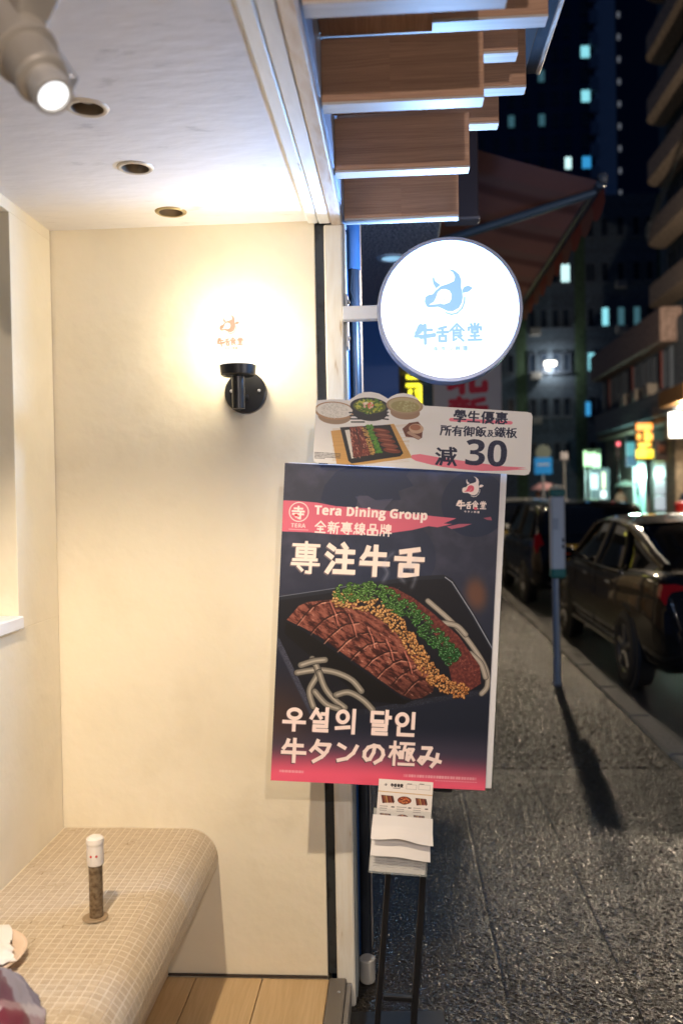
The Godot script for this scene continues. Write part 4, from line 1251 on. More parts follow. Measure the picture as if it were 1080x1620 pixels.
func lamps() -> void:
	# recessed downlights, switched off
	var ord := ["hidden in part by the spotlight", "nearest the lit spotlight lens", "middle one of the row", "nearest the back wall"]
	var i := 0
	for z in DOWNLIGHTS:
		var d := thing("recessed_downlight", "unlit recessed ceiling downlight, " + ord[i], "downlight", Vector3(-0.638, 2.378, z), "unlit downlights in the alcove ceiling")
		part(d, "ring", spin([[0.034, 0.0], [0.034, -0.0035], [0.040, -0.0045], [0.0445, -0.002], [0.0455, 0.0]], 40), mat(0.55, 0.50, 0.44, 0.35, 0.4) if i < 3 else mat(0.42, 0.33, 0.17, 0.35, 0.6))
		part(d, "reflector", spin([[0.034, -0.001], [0.033, 0.02], [0.026, 0.055], [0.012, 0.06], [0.0, 0.06]], 40), mat(0.36, 0.28, 0.20, 0.3, 0.6))
		part(d, "bulb", spin([[0.0, 0.010], [0.012, 0.012], [0.021, 0.020], [0.024, 0.055]], 24), mat(0.50, 0.46, 0.42, 0.16))
		i += 1
	# wall lamp: black backplate, arm and cup under a glowing globe
	var w := thing("globe_wall_lamp", "black wall lamp with a glowing white globe bearing an orange bull mark", "wall lamp", Vector3(-0.452, 1.868, -2.66))
	part(w, "backplate", spin([[0.0, 0.022], [0.058, 0.022], [0.0625, 0.019], [0.0635, 0.014], [0.0635, 0.0]], 48), M.lamp_black, Vector3(0, 0, 0.001), Vector3(PI / 2, 0, 0))
	for sx in [-1.0, 1.0]: part(w, "screw", spin([[0.0, 0.006], [0.004, 0.005], [0.0055, 0.0]], 12), M.aluminium, Vector3(sx * 0.042, 0.004, 0.022), Vector3(PI / 2, 0, 0))
	part(w, "arm", tube([Vector3(-0.004, -0.058, 0.115), Vector3(-0.004, 0.038, 0.115)], 0.0185, 24), M.lamp_black)
	part(w, "bracket", tube([Vector3(0.0, -0.015, 0.02), Vector3(-0.004, -0.02, 0.115)], 0.012, 16), M.lamp_black)
	part(w, "cup", spin([[0.0, 0.0], [0.045, 0.0], [0.050, 0.004], [0.053, 0.030], [0.050, 0.030], [0.046, 0.006], [0.0, 0.005]], 48), M.lamp_black, Vector3(-0.004, 0.036, 0.115))
	var globe_m := StandardMaterial3D.new()
	globe_m.albedo_color = lin(0.25, 0.24, 0.22)
	globe_m.roughness = 0.3
	globe_m.emission_enabled = true
	globe_m.emission_texture = print_globe()
	globe_m.emission_operator = BaseMaterial3D.EMISSION_OP_MULTIPLY
	globe_m.emission = lin(1.0, 0.93, 0.80)
	globe_m.emission_energy_multiplier = 1.35
	var rows := []
	for r in 33:
		var line := []
		for c in 65:
			var th := PI * r / 32.0
			var ph := TAU * c / 64.0
			# the mark sits a quarter of the way round, facing +z
			line.append(Vector3(-sin(th) * cos(ph), cos(th), sin(th) * sin(ph)) * 0.098)
		rows.append(line)
	part(w, "globe", skin(rows), globe_m, Vector3(-0.008, 0.155, 0.115))
	lamp(w, OmniLight3D.new(), lin(1.0, 0.86, 0.62), 0.15, 0.05, Vector3(-0.008, 0.155, 0.115))
	# track spotlights: one in view, one nearer on it, one added unseen under the canopy
	spotlight("grey track spotlight with a lit lens under the ceiling", Vector3(-0.463, 2.108, -1.20), Vector3(0.5, -0.74, 0.33), 1.2, lin(1.0, 0.95, 0.88), 34.0)
	spotlight("grey track spotlight over the near end of the bench", Vector3(-0.66, 2.20, -1.12), Vector3(0.08, -0.90, -0.42), 3.2, lin(1.0, 0.82, 0.60), 49.0)
	spotlight("unseen grey spotlight added under the canopy to light the poster", Vector3(0.27, 2.27, 0.46), Vector3(-0.10, -0.16, -0.98), 2.2, lin(1.0, 0.85, 0.75), 34.0)
	var track := thing("lighting_track", "narrow grey track that carries the spotlights", "track", Vector3(-0.62, 2.376, -0.2))
	part(track, "rail", box(Vector3(0.034, 0.018, 2.6), 0.002), M.spot_grey, Vector3(0, -0.0095, 0))

func spotlight(label: String, lens: Vector3, dir: Vector3, energy: float, color: Color, angle: float) -> void:
	dir = dir.normalized()
	var o := thing("track_spotlight", label, "spotlight", lens, "spotlights on the ceiling track")
	var side := dir.cross(Vector3.UP).normalized()
	var b := Basis(side, -dir, side.cross(-dir))
	var head := func(called: String, mesh: Mesh, m: Material) -> void:
		var q := part(o, called, mesh, m)
		q.basis = b
	# y runs back along the axis from the lens
	head.call("lens_ring", spin([[0.0205, 0.003], [0.0215, -0.002], [0.027, -0.003], [0.0285, 0.0], [0.0285, 0.020], [0.026, 0.026], [0.026, 0.034]], 40), mat(0.50, 0.48, 0.46, 0.3, 0.3))
	head.call("snout", spin([[0.026, 0.032], [0.036, 0.034], [0.0385, 0.038], [0.0385, 0.088], [0.036, 0.092], [0.030, 0.094]], 40), M.spot_grey)
	head.call("body", spin([[0.030, 0.090], [0.046, 0.092], [0.0475, 0.096], [0.0475, 0.102], [0.0465, 0.104], [0.0465, 0.235], [0.043, 0.242], [0.0, 0.242]], 40), M.spot_grey)
	head.call("lens", spin([[0.0, 0.0015], [0.0205, 0.0025]], 32), glow(0.95, 0.98, 1.0, 2.2))
	var fin := part(o, "driver_box", box(Vector3(0.05, 0.13, 0.045), 0.004), M.spot_grey)
	fin.basis = b
	fin.position = b * Vector3(0.0, 0.185, -0.062)
	var k := part(o, "yoke", box(Vector3(0.016, 0.07, 0.03), 0.003), M.aluminium)
	k.basis = b
	k.position = b * Vector3(-0.055, 0.09, 0.0)
	var top := b * Vector3(0, 0.17, 0)
	part(o, "stem", tube([top, Vector3((-0.62 if lens.x < 0.0 else 0.19) - lens.x, (2.36 if lens.x < 0.0 else 2.45) - lens.y, top.z)], 0.009, 12), M.spot_grey)
	var l := SpotLight3D.new()
	lamp(o, l, color, energy, 0.02, dir * 0.012)
	l.spot_angle = angle
	l.spot_angle_attenuation = 0.6
	l.basis = Basis.looking_at(dir, Vector3.UP if absf(dir.y) < 0.95 else Vector3.RIGHT)

func signs() -> void:
	# round light box on a bracket
	var s := thing("round_lightbox_sign", "glowing white round sign with a blue bull's head on a wall bracket", "sign", Vector3(0.1585, 2.0885, -2.64))
	var st := new_st()
	var r := 0.1990
	for k in 64:
		var a := Vector2.from_angle(TAU * k / 64)
		var b := Vector2.from_angle(TAU * (k + 1) / 64)
		for f in [1.0, -1.0]:
			var uv := func(q: Vector2) -> Vector2: return Vector2(0.5 + f * q.x * 0.5 * r / 0.2095, 0.5 - q.y * 0.5 * r / 0.2095)
			tri(st, Vector3(0, 0, f * 0.037), Vector3(a.x * r, a.y * r, f * 0.037), Vector3(b.x * r, b.y * r, f * 0.037), Vector3(0, 0, f), uv.call(Vector2.ZERO), uv.call(a), uv.call(b))
		quad(st, Vector3(a.x * r, a.y * r, 0.037), Vector3(b.x * r, b.y * r, 0.037), Vector3(b.x * r, b.y * r, -0.037), Vector3(a.x * r, a.y * r, -0.037), Vector3(a.x, a.y, 0), Vector2(0.02, 0.02), Vector2(0.02, 0.02), Vector2(0.02, 0.02), Vector2(0.02, 0.02))
	var face := StandardMaterial3D.new()
	face.albedo_color = lin(0.15, 0.15, 0.16)
	face.roughness = 0.35
	face.emission_enabled = true
	face.emission_texture = print_sign()
	face.emission_operator = BaseMaterial3D.EMISSION_OP_MULTIPLY
	face.emission = lin(0.93, 0.97, 1.0)
	face.emission_energy_multiplier = 1.55
	part(s, "lit_face", st.commit(), face)
	part(s, "casing", spin([[0.1995, -0.042], [0.2090, -0.042], [0.2110, -0.039], [0.2110, 0.039], [0.2090, 0.042], [0.1995, 0.042], [0.1995, -0.042]], 96), mat(0.24, 0.28, 0.40, 0.35, 0.3), Vector3.ZERO, Vector3(PI / 2, 0, 0))
	part(s, "bracket_arm", box(Vector3(0.104, 0.040, 0.040), 0.002), M.white_metal, Vector3(-0.2605, 0.004, 0))
	part(s, "bracket_plate", box(Vector3(0.006, 0.16, 0.075), 0.002), M.aluminium, Vector3(-0.3035, -0.01, -0.06))
	for y in [-0.06, 0.05]: part(s, "bolt", spin([[0.0, 0.006], [0.006, 0.005], [0.007, 0.0]], 8), M.aluminium, Vector3(-0.3005, y, -0.045), Vector3(0, 0, -PI / 2))
	lamp(s, OmniLight3D.new(), lin(0.27, 0.52, 1.0), SIGN_E, 0.03, Vector3.ZERO)
	# poster on foam board
	var tilt := Vector3(0, 0.0588, -0.064)
	var p := thing("restaurant_poster", "large dark poster of grilled beef tongue in a tray, mounted on white board", "poster", Vector3(-0.041, 1.1935, -2.40))
	p.basis = Basis.from_euler(tilt, EULER_ORDER_YXZ)
	part(p, "backing_board", box(Vector3(0.592, 0.862, 0.007), 0.001), mat(0.66, 0.66, 0.70, 0.5), Vector3(0.0135, 0.0035, -0.0063))
	var pm := StandardMaterial3D.new()
	pm.albedo_texture = print_poster()
	pm.roughness = 0.42
	part(p, "print", box_sheet(0.5837, 0.8655, 0.0012), pm)
	# student discount card with an outline cut round the bowls
	var c := thing("discount_card", "white cut-out card with bowls of food and a price cut of 30", "card", Vector3(0.0693, 1.7037, -2.38))
	c.basis = Basis.from_euler(Vector3(0, 0.1271, -0.0758), EULER_ORDER_YXZ)
	var to := Transform2D(CARD_EX / 0.591, CARD_EY / 0.207, CARD_AT).affine_inverse()
	var outline := PackedVector2Array()
	for q: Vector2 in v2([60, 374, 46, 366, 44, 340, 57, 108, 64, 95, 130, 90, 200, 95, 222, 82, 245, 66, 272, 58, 300, 57, 335, 64, 360, 78, 376, 88, 392, 76, 415, 66, 445, 62, 480, 68, 505, 84, 522, 104, 540, 118, 1004, 146, 1021, 151, 1027, 166, 1019, 412, 1011, 428, 994, 433]):
		var l := to * q
		outline.append(Vector2(l.x - 0.2955, 0.118 - l.y))
	part(c, "board", prism(outline, 0.005), mat(0.74, 0.73, 0.72, 0.5), Vector3(0, 0, -0.003))
	var cm := StandardMaterial3D.new()
	cm.albedo_texture = print_card()
	cm.roughness = 0.45
	part(c, "print", prism(outline, 0.0004, Rect2(-0.2955, -0.089, 0.591, 0.207), true), cm, Vector3(0, 0, 0.0002))
	# black metal stand under the poster
	var d := thing("poster_stand", "thin black metal stand holding up the poster", "stand", Vector3(-0.02, 0, -2.43))
	d.rotation = Vector3(0, 0.0588, 0)
	var bar := func(called: String, a: Vector3, b: Vector3, w: float) -> void:
		var o := part(d, called, box(Vector3(w, a.distance_to(b), 0.016), 0.002), M.black_metal, (a + b) * 0.5)
		o.rotation.z = -atan2(b.x - a.x, b.y - a.y)
	bar.call("leg", Vector3(-0.070, 0.002, 0), Vector3(0.033, 1.15, 0), 0.0155)
	bar.call("leg", Vector3(0.031, 0.002, 0), Vector3(0.124, 1.15, 0), 0.0175)
	bar.call("cross_bar", Vector3(-0.045, 0.165, 0.002), Vector3(0.036, 0.158, 0.002), 0.014)
	bar.call("cross_bar", Vector3(-0.005, 1.0, 0.002), Vector3(0.105, 0.994, 0.002), 0.014)
	bar.call("clip", Vector3(0.09, 0.7445, 0.004), Vector3(0.155, 0.7415, 0.004), 0.018)
	part(d, "foot", box(Vector3(0.30, 0.012, 0.30), 0.004), M.black_metal, Vector3(-0.01, 0.0075, -0.04))
	# menu holder
	var h := thing("menu_holder", "clear holder of printed menu sheets hanging below the poster", "menu holder", Vector3(-0.0057, 0.6627, -2.36))
	h.basis = Basis.from_euler(Vector3(-0.05, 0.0946, -0.1073), EULER_ORDER_YXZ)
	var clear := mat(0.8, 0.85, 0.85, 0.08)
	clear.transparency = BaseMaterial3D.TRANSPARENCY_ALPHA
	clear.albedo_color = lin(0.75, 0.8, 0.8, 0.18)
	part(h, "clear_sleeve", box(Vector3(0.156, 0.172, 0.003), 0.001), clear, Vector3(-0.001, -0.040, 0.0035))
	part(h, "back_plate", box(Vector3(0.152, 0.165, 0.003), 0.001), mat(0.35, 0.34, 0.33, 0.4), Vector3(-0.001, -0.040, -0.0045))
	var um := StandardMaterial3D.new()
	um.albedo_texture = print_menu(false)
	um.roughness = 0.5
	part(h, "menu_sheet", curved(0.146, 0.128, 0.004, Vector2(0, 0), Vector2(1, 1)), um, Vector3(0.002, 0.060, 0.0005), Vector3(0.02, 0, 0.012))
	var lm := StandardMaterial3D.new()
	lm.albedo_texture = print_menu(true)
	lm.roughness = 0.5
	part(h, "menu_sheet", curved(0.148, 0.068, 0.001, Vector2(0, 0), Vector2(1, 1)), lm, Vector3(-0.002, -0.088, 0.0005))
	# two blank sheets folded over the front
	var paper := mat(0.70, 0.66, 0.64, 0.6)
	part(h, "folded_sheet", fold([[0.030, 0.008], [-0.002, 0.017], [-0.027, 0.036]], 0.160, 0.010), paper)
	part(h, "folded_sheet", fold([[-0.010, 0.008], [-0.040, 0.013], [-0.072, 0.028]], 0.154, 0.004), paper)

const SIGN_E := 1.45

func box_sheet(w: float, h: float, t: float) -> ArrayMesh:
	# printed board: the front carries the print, the sides take the edge of it
	return prism(PackedVector2Array([Vector2(-w / 2, -h / 2), Vector2(-w / 2, h / 2), Vector2(w / 2, h / 2), Vector2(w / 2, -h / 2)]), t, Rect2(-w / 2, -h / 2, w, h))

func curved(w: float, h: float, bow: float, u0: Vector2, u1: Vector2) -> ArrayMesh:
	var rows := []
	for i in 9:
		var r := []
		for j in 5:
			var t := i / 8.0
			r.append(Vector3((j / 4.0 - 0.5) * w, (0.5 - t) * h, bow * sin(t * PI)))
		rows.append(r)
	return skin(rows)

func fold(path: Array, w: float, wave: float) -> ArrayMesh:
	# a sheet that hangs over and bends outward, its lower edge wavy
	var rows := []
	for i in path.size() * 4 - 3:
		var n := mini(i / 4, path.size() - 2)
		var t := (i - n * 4) / 4.0
		var y: float = lerpf(path[n][0], path[n + 1][0], t)
		var z: float = lerpf(path[n][1], path[n + 1][1], t)
		var low := float(i) / (path.size() * 4 - 4)
		var r := []
		for j in 17:
			var u := j / 16.0
			r.append(Vector3((u - 0.5) * (w + 0.006 * low), y + wave * low * exp(-pow((u - 0.45) * 4.0, 2.0)) - 0.006 * low * u, z + wave * 0.4 * low * sin(u * PI)))
		rows.append(r)
	return skin(rows)

func neighbours() -> void:
	var pipe := thing("drain_pipe", "dark drain pipe beside the painted post, white collar at its foot", "pipe", Vector3(-0.127, 0, -2.83))
	part(pipe, "pipe", tube([Vector3(0, 0.07, 0), Vector3(0.002, 1.2, 0), Vector3(-0.004, 2.66, 0)], 0.0185, 20), mat(0.016, 0.020, 0.028, 0.28))
	part(pipe, "collar", spin([[0.0, 0.0], [0.023, 0.0], [0.0245, 0.004], [0.0245, 0.075], [0.021, 0.078], [0.0, 0.078]], 24), mat(0.42, 0.40, 0.37, 0.6), Vector3(0.004, 0.004, 0.03), Vector3(0.12, 0, 0))
	part(pipe, "blue_light_sleeve", spin([[0.0195, 0.0], [0.024, 0.002], [0.024, 0.19], [0.0195, 0.192]], 24), mat(0.03, 0.07, 0.14, 0.3), Vector3(-0.004, 2.27, 0))  # pipe top; the blue sign light on it is put into the colour
	part(pipe, "cable", tube([Vector3(-0.006, 2.27, 0.022), Vector3(-0.012, 2.20, 0.03), Vector3(0.0, 2.165, 0.03)], 0.0022, 6), M.black)
	var nb := thing("neighbour_building", "dark next-door building with a speckled stone soffit", "building", Vector3(-0.6, 0, -5.0))
	block(nb, "corner_pillar", Vector3(-1.0, 0, -3.25), Vector3(-0.122, 3.04, -2.96), mat(0.02, 0.07, 0.20, 0.35), 0.003)
	block(nb, "edge_trim", Vector3(-0.1215, 0, -3.10), Vector3(-0.1145, 2.9, -2.965), mat(0.46, 0.36, 0.30, 0.35, 0.5), 0.001)
	var stone := worldmap(mat(0.74, 0.68, 0.68, 0.5), 2.2)
	stone.albedo_texture = noise_tex(512, 0.045, 5, 121, [[0.0, 0.38, 0.5, 0.62, 1.0], [Color(0.22, 0.20, 0.20), Color(0.5, 0.47, 0.46), Color(0.72, 0.70, 0.70), Color(0.95, 0.93, 0.92), Color(1, 1, 1)]], FastNoiseLite.TYPE_SIMPLEX, 0.0, 0.7)
	stone.heightmap_enabled = true
	stone.heightmap_texture = noise_tex(256, 0.05, 4, 125)
	stone.heightmap_scale = 0.6
	block(nb, "soffit", Vector3(-1.8, 2.90, -6.7), Vector3(0.235, 3.03, -3.255), stone, 0.004)
	block(nb, "recess_wall", Vector3(-2.0, 0, -6.7), Vector3(-1.75, 2.895, -3.25), mat(0.02, 0.085, 0.30, 0.4), 0.0)
	block(nb, "recess_return", Vector3(-2.0, 0, -6.95), Vector3(0.02, 2.895, -6.71), mat(0.02, 0.085, 0.30, 0.4), 0.003)
	block(nb, "upper_wall", Vector3(-1.0, 3.035, -30.0), Vector3(0.225, 16.0, -3.0), worldmap(mat(0.10, 0.105, 0.12, 0.8), 0.6), 0.0)
	for i in 3:
		for k in 3:
			var w := block(nb, "window", Vector3(0.226, 5.0 + k * 3.2, -12.2 - i * 4.0), Vector3(0.27, 6.6 + k * 3.2, -10.4 - i * 4.0), mat(0.12, 0.12, 0.12, 0.5), 0.01)
			part(w, "pane", box(Vector3(0.01, 1.4, 1.6), 0.0), mat(0.02, 0.025, 0.03, 0.08), Vector3(0.02, 0, 0))
	var dl := thing("soffit_downlight", "round white-rimmed downlight in the stone soffit behind the round sign", "downlight", Vector3(-0.01, 2.9, -5.06))
	part(dl, "rim", spin([[0.060, -0.002], [0.066, -0.008], [0.086, -0.008], [0.092, 0.0]], 40), mat(0.62, 0.66, 0.70, 0.4))
	part(dl, "lens", spin([[0.0, -0.004], [0.061, -0.003]], 32), glow(0.35, 0.70, 1.0, 0.8))
	var dsp := SpotLight3D.new()
	lamp(dl, dsp, lin(0.30, 0.60, 1.0), 1.4, 0.04, Vector3(0, -0.02, 0))
	dsp.spot_angle = 68.0
	dsp.spot_angle_attenuation = 0.5
	dsp.rotation = Vector3(-PI / 2, 0, 0)
	var fb := thing("fascia_box", "dark narrow box sign edge under the timber canopy's far end", "box sign", Vector3(0.34, 2.91, -4.45))
	part(fb, "case", box(Vector3(0.155, 0.55, 0.10), 0.006), mat(0.055, 0.035, 0.035, 0.5), Vector3(0, 0.275, 0))
	part(fb, "trim", box(Vector3(0.165, 0.014, 0.11), 0.003), mat(0.20, 0.16, 0.15, 0.4), Vector3(0, -0.004, 0))
	part(fb, "bracket", box(Vector3(0.04, 0.06, 0.06), 0.003), M.black_metal, Vector3(-0.095, 0.30, 0))
	# awning
	var aw := thing("striped_awning", "dark red striped awning with a scalloped edge and blue metal arms", "awning", Vector3(0.23, 4.3, -9.2))
	var n := 40
	var rows := []
	var cols := []
	for i in n + 1:
		var z := -7.0 - 4.5 * i / n
		var sag := 0.03 * sin(PI * i / n)
		var a := []
		var ac := []
		for j in 7:
			var t := j / 6.0
			a.append(Vector3(lerpf(0.25, 1.60, t), lerpf(4.38, 3.95, t) - sag * sin(t * PI) - 0.02 * sin(t * PI), z) - aw.position)
			ac.append([Color(0.60, 0.36, 0.37), Color(0.60, 0.36, 0.37), Color(0.52, 0.36, 0.38), Color(0.34, 0.19, 0.20)][(i / 2) % 4])
		rows.append(a); cols.append(ac)
	var cloth := mat(1, 1, 1, 0.85)
	cloth.vertex_color_use_as_albedo = true
	cloth.backlight_enabled = true
	cloth.backlight = lin(0.10, 0.04, 0.04)
	part(aw, "canvas", skin(rows, 1, 1, cols), cloth)
	rows = []; cols = []
	for i in 91:
		var z := -7.0 - 4.5 * i / 90.0
		var drop := 0.16 + 0.07 * absf(sin(PI * i / 9.0))
		rows.append([Vector3(1.605, 3.955, z) - aw.position, Vector3(1.63, 3.955 - drop * 0.5, z) - aw.position, Vector3(1.632, 3.955 - drop, z) - aw.position])
		var cc := Color(0.30, 0.09, 0.08) if (i / 9) % 2 == 0 else Color(0.26, 0.14, 0.13)
		cols.append([cc, cc, cc])
	part(aw, "valance", skin(rows, 1, 1, cols), cloth)
	var blue := mat(0.10, 0.16, 0.24, 0.4, 0.3)
	part(aw, "front_bar", tube([Vector3(1.60, 3.93, -6.98) - aw.position, Vector3(1.60, 3.93, -11.52) - aw.position], 0.036, 12), blue)
	for z in [-7.1, -11.3]:
		part(aw, "arm", tube([Vector3(0.23, 3.52, z) - aw.position, Vector3(1.58, 3.90, z) - aw.position], 0.034, 10), blue)
		part(aw, "arm_mount", box(Vector3(0.04, 0.3, 0.12), 0.006), blue, Vector3(0.25, 3.52, z) - aw.position)
	part(aw, "cassette", tube([Vector3(0.29, 4.42, -6.95) - aw.position, Vector3(0.29, 4.42, -11.55) - aw.position], 0.065, 12), mat(0.25, 0.27, 0.30, 0.4, 0.3))
	part(aw, "bar_end", spin([[0.0, 0.04], [0.03, 0.035], [0.04, 0.0], [0.03, -0.035], [0.0, -0.04]], 16), mat(0.14, 0.16, 0.2, 0.4), Vector3(1.61, 3.96, -6.97) - aw.position)
	# hanging banner with red characters
	var bn := thing("hanging_shop_banner", "pale upright shop banner with red characters below the round sign", "banner", Vector3(0.71, 2.2, -9.0))
	part(bn, "panel", box(Vector3(0.68, 1.35, 0.06), 0.008), mat(0.40, 0.40, 0.44, 0.6), Vector3(0, 0.70, 0))
	var pr := Print.new(256, 512, Color(0.66, 0.66, 0.70))
	pr.units(Vector2.ZERO, Vector2(66, 0), Vector2(0, 132))
	pr.glyph("北", Vector2(14, 66), Vector2(38, 34), 3.2, Color(0.72, 0.10, 0.22), false)
	pr.glyph("新", Vector2(14, 104), Vector2(38, 26), 2.6, Color(0.72, 0.10, 0.22), false)
	var bm := StandardMaterial3D.new()
	bm.albedo_texture = pr.done()
	bm.roughness = 0.6
	part(bn, "print", sheet(0.66, 1.32), bm, Vector3(0, 0.70, 0.0315))
	part(bn, "bracket", box(Vector3(0.16, 0.04, 0.04), 0.004), M.black_metal, Vector3(-0.42, 1.2, 0))
	part(bn, "bracket", box(Vector3(0.16, 0.04, 0.04), 0.004), M.black_metal, Vector3(-0.42, 0.2, 0))
	# lit shop further along, seen mostly in the flanks of the parked cars
	var sh := thing("lit_shop", "brightly lit open shop under the banner on the near side", "shop", Vector3(-1.6, 0, -12.0))
	var inner := mat(0.55, 0.47, 0.36, 0.8)
	block(sh, "back_wall", Vector3(-3.4, 0.0, -17.0), Vector3(-3.2, 3.0, -7.0), inner, 0.0)
	block(sh, "side_wall", Vector3(-3.2, 0.0, -7.2), Vector3(-0.27, 3.0, -7.0), inner, 0.0)
	block(sh, "side_wall", Vector3(-3.2, 0.0, -17.0), Vector3(-0.27, 3.0, -16.8), inner, 0.0)
	block(sh, "ceiling", Vector3(-3.2, 2.85, -16.8), Vector3(-0.27, 3.0, -7.2), mat(0.7, 0.7, 0.68, 0.8), 0.0)
	block(sh, "floor", Vector3(-3.2, -0.05, -16.8), Vector3(-0.76, 0.03, -7.2), mat(0.3, 0.28, 0.25, 0.4), 0.0)
	for i in 2:
		block(sh, "pier", Vector3(-0.62, 0.0, -10.6 - i * 3.2), Vector3(-0.27, 2.84, -10.2 - i * 3.2), mat(0.15, 0.13, 0.12, 0.6), 0.01)
	for i in 3:
		block(sh, "counter", Vector3(-1.3, 0.031, -9.9 - i * 3.1), Vector3(-0.75, 0.85, -8.0 - i * 3.1), mat(0.35, 0.22, 0.12, 0.5), 0.01)
		var lp := block(sh, "light_panel", Vector3(-2.2, 2.815, -9.4 - i * 3.1), Vector3(-1.4, 2.845, -8.2 - i * 3.1), glow(1.0, 0.80, 0.52, 2.5), 0.004)
		var l := AreaLight3D.new()
		l.area_size = Vector2(0.8, 1.2)
		lamp(lp, l, lin(1.0, 0.80, 0.52), SHOP_E, 0.1, Vector3(0, -0.03, 0))
		l.rotation = Vector3(-PI / 2, 0, 0)
	# neon
	var ne := thing("neon_sign", "yellow neon characters glowing just below the round sign", "neon sign", Vector3(0.17, 2.66, -11.0))
	part(ne, "back_panel", box(Vector3(0.24, 0.78, 0.05), 0.006), M.black, Vector3(0.03, 0.36, -0.06))
	part(ne, "bracket", box(Vector3(0.12, 0.04, 0.04), 0.004), M.black_metal, Vector3(0.08, 0.60, -0.07))
	var yel := glow(0.95, 0.85, 0.02, 2.4)
	for path in [[[-0.22, 0.62], [0.12, 0.62]], [[-0.16, 0.50], [0.06, 0.50], [0.06, 0.34], [-0.16, 0.34], [-0.16, 0.50]], [[-0.2, 0.25], [0.11, 0.25]], [[0.11, 0.25], [0.11, 0.02]], [[0.03, 0.2], [0.03, 0.04], [-0.14, 0.04]], [[-0.1, 0.2], [-0.16, 0.02]]]:
		var pts := []
		for q in path: pts.append(Vector3(q[0] * 0.55 + 0.06, q[1], 0))
		part(ne, "neon_tube", tube(pts, 0.020, 10), yel)
	var fs := thing("yellow_fascia_sign", "yellow lit fascia sign on the near-side shops, mirrored in the parked cars", "shop sign", Vector3(0.23, 2.92, -15.6))
	part(fs, "case", box(Vector3(0.08, 0.95, 3.0), 0.01), M.black, Vector3(0.045, 0.475, 0))
	for q in [[0.78, 0.12, 2.5, 0.0], [0.38, 0.42, 0.8, 0.55], [0.38, 0.42, 0.5, -0.5]]:
		part(fs, "lit_stroke", box(Vector3(0.05, q[1], q[2]), 0.01), glow(0.92, 0.85, 0.02, 2.6), Vector3(0.105, q[0], q[3]))
	# street lamp on a wall arm, above the awning
	var sl := thing("street_lamp", "lit street lamp on a long wall arm above the parked cars", "street lamp", Vector3(2.35, 6.4, -17.5))
	part(sl, "arm", tube([Vector3(-2.12, -0.3, 0), Vector3(-1.2, 0.12, 0), Vector3(0.0, 0.16, 0)], 0.04, 10), M.aluminium)
	part(sl, "housing", spin([[0.0, 0.17], [0.08, 0.16], [0.17, 0.08], [0.20, 0.0], [0.19, 0.0]], 24), M.aluminium)
	part(sl, "lens", spin([[0.19, 0.0], [0.14, -0.05], [0.0, -0.07]], 24), glow(1.0, 0.82, 0.58, 6.0))
	lamp(sl, OmniLight3D.new(), lin(1.0, 0.80, 0.56), STREET_E, 0.12, Vector3(0, -0.22, 0))
	var s2 := thing("street_lamp", "unseen street lamp added on a tall post across the road", "street lamp", Vector3(10.6, 0, -28.0))  # added out of view to brighten the far facades
	part(s2, "post", tube([Vector3(0.6, 0, 0), Vector3(0.6, 7.4, 0), Vector3(0.3, 7.7, 0), Vector3(0, 7.75, 0)], 0.07, 10), M.aluminium)
	part(s2, "housing", spin([[0.0, 0.17], [0.08, 0.16], [0.17, 0.08], [0.20, 0.0], [0.19, 0.0]], 24), M.aluminium, Vector3(0, 7.6, 0))
	part(s2, "lens", spin([[0.19, 0.0], [0.14, -0.05], [0.0, -0.07]], 24), glow(1.0, 0.82, 0.58, 6.0), Vector3(0, 7.6, 0))
	lamp(s2, OmniLight3D.new(), lin(1.0, 0.80, 0.58), 110.0, 0.12, Vector3(0, 7.38, 0))

const SHOP_E := 2.3
const STREET_E := 17.0

# a framed window: frame mesh with a pane as its child; turned so that it faces +z, or -x when side is set
func window_at(parent: Node3D, at: Vector3, w: float, h: float, pane: Material, side := false, frame_m: Material = null) -> void:
	var key := ["window", w, h]
	if not boxes.has(key):
		var st := new_st()
		var t := 0.07
		add_box(st, Vector3(0, h / 2 - t / 2, 0), Vector3(w, t, 0.16), 0.0)
		add_box(st, Vector3(0, -h / 2 + t / 2, 0), Vector3(w, t, 0.16), 0.0)
		add_box(st, Vector3(-w / 2 + t / 2, 0, 0), Vector3(t, h - 2 * t, 0.15), 0.0)
		add_box(st, Vector3(w / 2 - t / 2, 0, 0), Vector3(t, h - 2 * t, 0.15), 0.0)
		if w > 0.7: add_box(st, Vector3.ZERO, Vector3(0.06, h - 2 * t, 0.12), 0.0)
		add_box(st, Vector3(0, -h / 2 - 0.05, 0.04), Vector3(w + 0.16, 0.09, 0.22), 0.0)
		boxes[key] = st.commit()
	var o := part(parent, "window", boxes[key], frame_m if frame_m else M.frame, at - parent.position)
	if side: o.rotation.y = -PI / 2
	part(o, "pane", box(Vector3(w - 0.12, h - 0.12, 0.03), 0.0), pane, Vector3(0, 0, -0.03))

